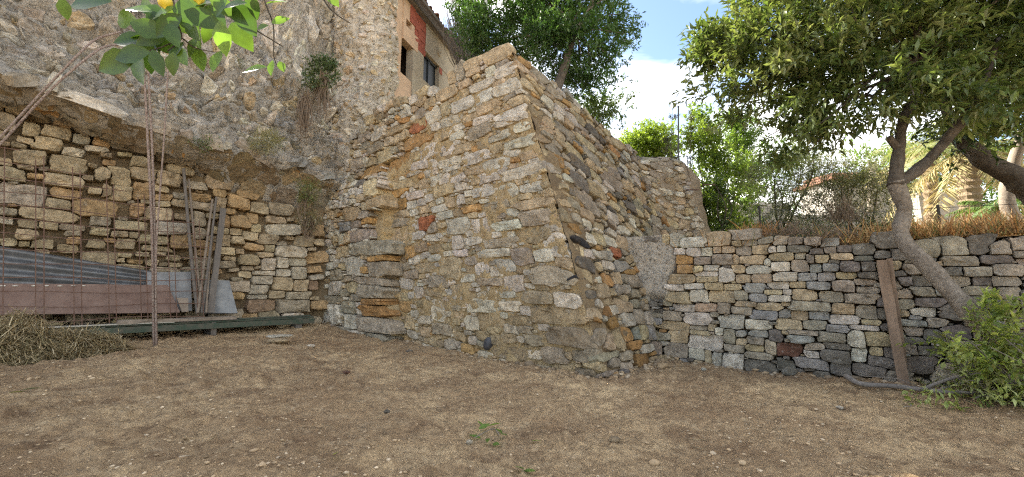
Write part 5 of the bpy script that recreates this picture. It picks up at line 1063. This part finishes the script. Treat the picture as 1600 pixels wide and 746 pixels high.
# ------------------------------------------------------------------ plants on the cliff and in the corner
def tuft(px, py, Yd, name, label, cat, r, n_, lv, Ll, Wl, pal, hang=0, roots=0):
    c = aty(px, py, Yd); t = thing(name, c, label, cat); crown('leaves', [(c, r)], n_, 6, lv, Ll, Wl, pal, M['leaf'], t, 'stuff', clump_r=.08, spray_len=.14)
    m_ = MB()
    for k in range(max(roots, 6)):
        e = c + np.array([random.gauss(0, r[0] * .5), random.gauss(0, .08), -random.uniform(.3, 1) * hang if hang else random.uniform(-.1, .1)]); m_.tube([c + RNG.normal(0, .05, 3), (c + e) / 2 + RNG.normal(0, .06, 3), e], [.010, .007, .003], 4, 0, 3)
    m_.build('stems', M['weedb'], t)['kind'] = 'stuff'; return t
tuft(505, 118, 9.35, 'caper_bush', 'blue-green bush rooted high in the corner between cliff and tower', 'bush', (.36, .25, .48), 46, 9, .06, .04, [(.08, .13, .07), (.11, .16, .09), (.14, .17, .08)], 1.3, 90)
tuft(478, 150, 9.2, 'dead_growth', 'brown tangle of dead stems hanging below the caper bush', 'plant', (.2, .15, .2), 10, 6, .05, .012, [(.20, .15, .08), (.14, .11, .07)], 1.2, 120)
tuft(415, 222, 8.6, 'grass_tuft', 'dry pale grass tuft growing on the ledge left of the corner', 'grass', (.30, .10, .10), 22, 7, .24, .007, [(.34, .31, .16), (.24, .25, .12), (.40, .36, .20)])
tuft(480, 300, 9.0, 'hanging_weed', 'green weed trailing down from the ledge in the corner', 'weed', (.07, .06, .30), 18, 8, .12, .012, [(.16, .20, .07), (.24, .25, .12)], .9, 24)
tuft(484, 345, 9.1, 'dry_creeper', 'dry olive creeper tangled low in the corner below the trailing weed', 'creeper', (.20, .12, .28), 26, 8, .06, .016, [(.22, .21, .12), (.16, .16, .09), (.28, .25, .15)], .5, 60)
tuft(318, 228, 8.0, 'ledge_weed', 'small green sprig under the broken block of the ledge', 'weed', (.12, .06, .07), 7, 7, .05, .02, [(.12, .17, .05)])
tuft(365, 105, 9.0, 'cliff_weed', 'small grey-green weed on the cliff face under the lemon leaves', 'weed', (.14, .1, .12), 10, 8, .06, .018, [(.14, .17, .08), (.2, .2, .1)])

# ------------------------------------------------------------------ lemon branch overhead
lem = thing('lemon_tree', (-1.1, 2.3, 0), 'lemon branch with glossy leaves and yellow lemons hanging in at top left', 'tree')
YL = 2.2
def lt(pts, r, nm='branch'): MB().tube([aty(x, y, YL + dz) for x, y, dz in pts], r, 7, .08, 6, 30).build(nm, M['bark'], lem, smooth=True)
lt([(300, -120, .1), (270, -30, .05), (276, 30, 0), (283, 60, 0), (262, 80, -.02)], [.012, .008, .006, .005, .003])
lt([(300, -120, .1), (337, 3, .05), (395, 44, .05), (442, 73, .05)], [.012, .007, .005, .003])
lt([(400, -60, .1), (413, 0, .1), (427, 40, .1), (428, 88, .1), (436, 108, .1)], [.006, .004, .003, .002], 'twig') if False else MB().tube([aty(x, y, YL + .1) for x, y in ((400, -60), (413, 0), (427, 40), (428, 88), (436, 108))], [.006, .0045, .004, .003, .002], 6, .08, 6, 30).build('twig', M['bark'], lem)
lt([(480, -60, .1), (506, 0, .1), (525, 22, .1), (548, 37, .1)], [.007, .005, .004, .002], 'twig')
lt([(283, 62, 0), (240, 78, -.02), (200, 85, 0)], [.004, .003, .002], 'twig'); lt([(285, 60, 0), (305, 75, .03), (335, 82, .05)], [.004, .003, .002], 'twig')
MB().tube([aty(300, -120, YL + .1), (-1.9, 1.4, 3.0), (-2.6, .4, 2.2), (-2.9, -.2, 0)], [.012, .03, .05, .07], 9, .1, 6).build('trunk', M['bark'], lem)
LEAVES = [(377,56,-50,46,1),(348,60,-85,36,1),(338,95,-100,28,1),(312,92,-70,28,1),(182,98,200,42,0),(215,72,170,40,0),(218,106,-80,34,0),(195,31,175,30,1),(383,30,-60,40,0),(397,108,190,28,1),(424,106,-90,20,1),(440,104,-60,16,1),(438,32,20,20,1),(410,42,10,14,0),(432,3,5,24,1),(138,3,178,46,0),(101,14,-90,18,0),(250,66,-120,36,0),(232,88,-100,34,0),(205,86,190,36,0),(246,98,-70,28,0),(262,40,-140,34,0),(230,45,160,34,0),(215,15,170,28,1),(228,10,150,26,0),(280,35,-40,34,0),(300,45,-60,32,0),(318,30,-20,36,0),(335,25,-45,38,0),(355,15,-30,36,0),(330,5,20,34,0),(275,80,-110,26,0),(255,20,-160,28,1),(243,28,120,28,0),(310,60,-100,30,1),(290,20,-70,40,0),(325,50,-120,26,0),(365,8,10,30,0),(300,75,-130,24,0),(345,5,60,30,0),(395,10,-80,26,0),(270,100,-95,24,0),(238,60,-150,32,0),(222,55,185,36,1),(305,12,-100,44,0),(270,55,-60,30,0),(240,18,-30,26,0),(260,70,-30,30,0),(285,88,-60,24,1),(520,-4,-60,24,1),(200,60,200,28,0)]
def lemon_leaf(c, d, n_, L_, W_, col):
    ks = [(0, .06), (.15, .55), (.4, 1), (.65, .86), (.85, .45), (1, .02)]; s = unit(np.cross(d, n_)); n_ = np.cross(s, d); V = []; Fc = []
    for f_, w in ks:
        mid_ = c + d * (f_ - .5) * L_ - n_ * (.16 * L_ * (f_ - .3) ** 2); V += [mid_ + s * w * W_ / 2 + n_ * .10 * w * W_, mid_ - n_ * .03 * W_ * w, mid_ - s * w * W_ / 2 + n_ * .10 * w * W_]
    for k in range(5):
        for i in (0, 1): a = 3 * k + i; Fc.append((a, a + 1, a + 4, a + 3))
    return obj('leaf', V, Fc, M['lemonleaf'], lem, col, True)
M['lemonleaf'] = mat_leaf('lemon_leaf', .45, .35)
right = np.array([1.0, 0, 0]); fwd = np.array([0, math.cos(TH), math.sin(TH)]); upc = np.cross(right, fwd)
for (x, y, ang, L_, backlit) in LEAVES:
    c = aty(x, y, YL + random.uniform(-.12, .15)); a = math.radians(ang); d = unit(right * math.cos(a) + upc * math.sin(a) + fwd * random.uniform(-.35, .35)); n_ = unit(-fwd * 1.0 + UP * random.uniform(-.1, .8) + rnd_dir(1)[0] * .35)
    sc_ = np.linalg.norm(c - CAM) / F * 1.12; lemon_leaf(c, d, n_, L_ * sc_, L_ * sc_ * random.uniform(.48, .6), np.array((.13, .22, .035) if backlit else random.choice([(.05, .10, .02), (.07, .13, .03), (.09, .15, .03)])) * random.uniform(.85, 1.15))
M['lemon'] = mat_plain('lemon_skin', (.62, .46, .03), .45, 0, .1, 20, (.66, .52, .06), .002); M['lemon_green'] = mat_plain('unripe_lemon_skin', (.22, .30, .05), .45, 0, .1, 20, None, .002)
def lemon(px, py, dz, r, mat, lab):
    c = aty(px, py, YL + dz); V = []; Fc = []; ax = unit(np.array([.15, 0, -1.0])); e1 = unit(np.cross(ax, (0, 1, 0))); e2 = np.cross(ax, e1); pr = [(-1.35, .03), (-1.2, .16), (-1.0, .45), (-.6, .86), (-.1, 1.0), (.45, .88), (.85, .5), (1.05, .25), (1.25, .2), (1.36, .03)]
    for h, w in pr:
        for k in range(14): a = k * 2 * math.pi / 14; V.append(c + ax * h * r + (e1 * math.cos(a) + e2 * math.sin(a)) * w * r)
    for i in range(len(pr) - 1):
        for k in range(14): Fc.append((i * 14 + k, i * 14 + (k + 1) % 14, (i + 1) * 14 + (k + 1) % 14, (i + 1) * 14 + k))
    o = obj('lemon', V, Fc, mat, lem, None, True); o['label'] = lab
lemon(258, 4, -.05, .036, M['lemon'], 'large yellow lemon hanging at the left'); lemon(310, -3, -.02, .032, M['lemon'], 'yellow lemon hanging right of the large one'); lemon(392, 2, .05, .028, M['lemon_green'], 'small green lemon'); lemon(282, 26, .12, .026, M['lemon'], 'yellow lemon half hidden by leaves')

# ------------------------------------------------------------------ leaning planks, cut branches, loose pieces
b0 = gnd(1413, 604); q = faceD(np.array([uvD(1378, 425)[0]]), np.array([1.48]), np.array([.13]))[0]; board('leaning_plank', b0 - UP * .02, q, .050, .014, M['wood_brown'], 'long brown plank leaning upright against the grey terrace wall', 'plank', nD, jit=.004)
b1 = gnd(1424, 575); b1 = faceD(np.array([uvD(1410, 560)[0]]), np.array([.25]), np.array([.10]))[0]; q = faceD(np.array([uvD(1391, 425)[0]]), np.array([1.50]), np.array([.095]))[0]
board('leaning_lath', b1, q, .028, .010, M['wood_brown'], 'narrower lath close behind the long leaning plank', 'lath', nD, jit=.004)
fb = thing('cut_branch', gnd(1330, 590), 'long grey cut branch lying on the ground at the right by the wall', 'branch')
def gz(px, py, h): p = gnd(px, py); return gnd(px, py + 0, h) if h else p
MB().tube([gz(1322, 588, .10), gz(1345, 600, .06), gz(1400, 604, .05), gz(1470, 612, .05), gz(1540, 614, .06), gz(1640, 612, .05)], [.032, .028, .025, .022, .018, .012], 9, .12, 7, 9).build('limb', M['bark_grey'], fb, smooth=True)
MB().tube([gz(1440, 610, .05), gz(1462, 600, .12), gz(1500, 588, .22), gz(1550, 583, .28), gz(1640, 580, .3)], [.018, .017, .015, .013, .008], 8, .12, 7, 9).build('side_limb', M['bark_grey'], fb, smooth=True)
MB().tube([gz(1470, 608, .08), gz(1510, 598, .14), gz(1560, 597, .18), gz(1590, 578, .28)], [.009, .008, .006, .004], 6, .1, 6).build('twig', M['bark_grey'], fb)
MB().tube([gz(1525, 622, .06), gz(1560, 612, .1), gz(1610, 606, .12)], [.009, .007, .004], 6, .1, 6).build('twig', M['bark_grey'], fb)
MB().tube([gz(1350, 588, .1), gz(1400, 592, .14), gz(1440, 607, .05)], [.005, .004, .003], 5, .1, 6).build('twig', M['bark_grey'], fb)
YG = [(.22, .30, .08), (.30, .36, .11), (.16, .22, .06), (.38, .43, .17), (.26, .25, .11)]
pf = thing('cut_foliage', gnd(1560, 628), 'heap of cut leafy green branches piled against the wall at the right', 'foliage')
EP = [(aty(1550, 590, 4.35), (.42, .25, .22)), (aty(1500, 625, 4.2), (.42, .16, .08)), (aty(1600, 580, 4.2), (.35, .25, .36)), (aty(1475, 595, 4.8), (.25, .12, .16)), (aty(1550, 640, 3.95), (.40, .14, .06)), (aty(1590, 625, 4.0), (.35, .2, .15))]
crown('leaves', EP, 55, 5, 8, .085, .028, YG, M['leaf'], pf, 'stuff', clump_r=.07, spray_len=.14)
su = thing('leafy_suckers', base_l + (.1, .1, .05), 'bright green leafy shoots growing round the foot of the leaning trunk', 'shrub')
ES = [(aty(1570, 520, 3.95), (.28, .2, .22)), (aty(1535, 555, 4.05), (.26, .18, .2)), (aty(1590, 555, 3.9), (.22, .16, .3)), (aty(1475, 545, 4.7), (.18, .1, .2)), (aty(1578, 482, 3.95), (.14, .1, .11)), (aty(1530, 520, 4.05), (.12, .1, .1))]
crown('leaves', ES, 38, 4, 8, .085, .036, YG, M['leaf_thin'], su, 'stuff', clump_r=.07, spray_len=.15)
mbk = MB()
for e in ES:
    for k in range(4): tp = np.array(e[0]) + RNG.normal(0, .12, 3); bs = base_l + RNG.normal(0, .15, 3) * (1, 1, .1); mbk.tube([bs, (bs + tp) / 2 + RNG.normal(0, .05, 3), tp], [.010, .008, .004], 5, 0, 4)
mbk.build('stems', M['bark_grey'], su)['kind'] = 'stuff'

def rock(px, py, w, h, d, k, label, z=None, name='loose_stone', group=None, sink=.25, mat='stone'):
    p = gnd(px, py); zz = ground_z(p[0], p[1]); p = gnd(px, py, zz); zz = ground_z(p[0], p[1])
    A = ico * (1 + RNG.uniform(-.16, .16, (12, 1)));  V = []; T = []
    # one subdivision for a less regular outline
    Vv = [tuple(x) for x in A]; cache = {}
    def mid(i, j):
        key = (min(i, j), max(i, j))
        if key not in cache: m_ = (np.array(Vv[i]) + np.array(Vv[j])) / 2; Vv.append(tuple(m_ * (1.10 + random.uniform(-.07, .07)))); cache[key] = len(Vv) - 1
        return cache[key]
    for a, b, c in icf: x, y_, q = mid(a, b), mid(b, c), mid(c, a); T += [(a, x, q), (x, b, y_), (q, y_, c), (x, y_, q)]
    V = np.array(Vv) * (w / 2, d / 2, h / 2); an = random.uniform(-.5, .5); c_, s_ = math.cos(an), math.sin(an); V = V @ np.array([(c_, s_, 0), (-s_, c_, 0), (0, 0, 1)]); V = V + (p[0], p[1], zz + h / 2 - sink * h + (z or 0))
    return tag(obj(name, V, T, M[mat], None, tone(k)), label, 'stone', group)
rock(435, 522, .42, .09, .3, 'c', 'flat stone on the ground in front of the platform end', sink=.1); rock(436, 520, .50, .06, .34, 'w', 'flat slab resting on top of the stone before the platform end', z=.085, sink=.0)
rock(487, 527, .16, .07, .12, 'w', 'pale stone lying alone just right of the platform'); rock(542, 580, .10, .05, .09, 'R', 'small dark stone in the middle of the yard left of the bastion')
rock(640, 548, .13, .05, .1, 'd', 'dark flat clod near the foot of the buttress'); rock(700, 585, .12, .05, .1, 'm', 'brown clod in front of the mortared face'); rock(733, 693, .055, .04, .05, 'w', 'small white pebble beside the fallen green sprig')
rock(975, 585, .16, .11, .14, 'd', 'dark stone at the foot of the bastion side face'); rock(1312, 634, .07, .04, .06, 'w', 'pale pebble in the dirt before the terrace wall'); rock(604, 648, .07, .035, .06, 'd', 'dark pebble in the foreground left of centre')
rock(960, 690, .09, .035, .07, 'm', 'brown pebble in the foreground right of centre'); rock(1235, 586, .26, .14, .18, 'd', 'dark block fallen at the foot of the terrace wall'); rock(1100, 580, .09, .05, .08, 'w', 'small pale stone near the bastion and terrace wall corner')
o = rock(765, 549, .115, .19, .09, 'k', 'smooth dark oval stone standing against the mortared wall foot', sink=.1, mat='darkstone') if False else None
M['darkstone'] = mat_plain('dark_basalt', (.055, .057, .065), .55, 0, .3, 18)
q0 = faceA(np.array([uvA(765, 537)[0]]), np.array([uvA(765, 537)[1]]), np.array([.05]))[0]; V = []; Fc = []
e1, e2, e3 = dA, unit(np.cross(nA, dA)), nA; e2 = e2 if e2[2] > 0 else -e2; V = [q0 + e1 * (x * c_ - y * s_) * 1 + e2 * (x * s_ + y * c_) + e3 * z for c_, s_ in ((math.cos(.35), math.sin(.35)),) for r_, z in ((1, -.06), (1, .0), (.85, .03), (.45, .045)) for x, y in ((.075 * r_ * math.cos(k * math.pi / 6), .115 * r_ * math.sin(k * math.pi / 6)) for k in range(12))]
for r in range(3):
    for k in range(12): Fc.append((r * 12 + k, r * 12 + (k + 1) % 12, r * 12 + 12 + (k + 1) % 12, r * 12 + 12 + k))
Fc.append(tuple(range(36, 48))); o = obj('dark_stone', V, Fc, M['darkstone'], bast, None, True); o['label'] = 'smooth dark oval stone in the foot of the mortared face'

def sprig(px, py, specs, label, name='leaf_sprig', cat='leaves', col=(.14, .24, .05)):
    p = gnd(px, py); t = thing(name, (p[0], p[1], ground_z(p[0], p[1])), label, cat)
    for (x, y, ang, L_, ht) in specs:
        c = gnd(x, y); c[2] = ground_z(c[0], c[1]) + ht; a = math.radians(ang); d = unit(np.array([math.cos(a), math.sin(a), random.uniform(-.1, .25)])); n_ = unit(UP + rnd_dir(1)[0] * .5); s = unit(np.cross(d, n_)); ks = [(0, .06), (.2, .7), (.45, 1), (.75, .6), (1, .02)]; V = []; Fc = []
        for f_, w in ks: m_ = c + d * (f_ - .5) * L_ - n_ * .1 * L_ * (f_ - .4) ** 2; V += [m_ + s * w * L_ * .24 + n_ * .03 * L_ * w, m_, m_ - s * w * L_ * .24 + n_ * .03 * L_ * w]
        for k in range(4):
            for i in (0, 1): a_ = 3 * k + i; Fc.append((a_, a_ + 1, a_ + 4, a_ + 3))
        obj('leaf', V, Fc, M['leaf_thin'], t, np.array(col) * random.uniform(.8, 1.2), True)
    if len(specs) > 2: c0 = gnd(specs[0][0], specs[0][1], .05); MB().tube([gnd(s_[0], s_[1], .035) for s_ in specs[:4]], .003, 5, sub=3).build('stem', M['bark_grey'], t)
    return t
sprig(760, 683, [(742, 684, 170, .10, .03), (757, 676, 40, .11, .05), (772, 670, 20, .12, .05), (780, 680, -60, .10, .04), (786, 690, -40, .09, .03), (762, 694, -90, .08, .02), (750, 672, 120, .09, .05), (775, 697, -50, .08, .02)], 'fallen green leafy sprig on the foreground earth')
sprig(524, 738, [(524, 738, 80, .06, .02)], 'single yellow-green leaf at the bottom edge left of centre', 'fallen_leaf', 'leaf', (.28, .30, .06)); sprig(822, 739, [(814, 736, 160, .10, .02), (828, 741, -10, .08, .015)], 'pair of green leaves at the bottom edge in the centre', 'fallen_leaf', 'leaf'); sprig(838, 693, [(838, 693, 20, .08, .02)], 'narrow green leaf right of the fallen sprig', 'fallen_leaf', 'leaf')
sprig(30, 648, [(22, 648, 10, .16, .02), (44, 646, 30, .14, .03)], 'dull olive leaf on the earth at the left edge', 'fallen_leaf', 'leaf', (.16, .16, .07))
sprig(1420, 632, [(1418, 628, 80, .10, .04), (1424, 634, 30, .08, .02), (1412, 636, 150, .06, .02)], 'small yellow-green sprig on the ground below the leaning plank', 'leaf_sprig', 'leaves', (.24, .30, .06))
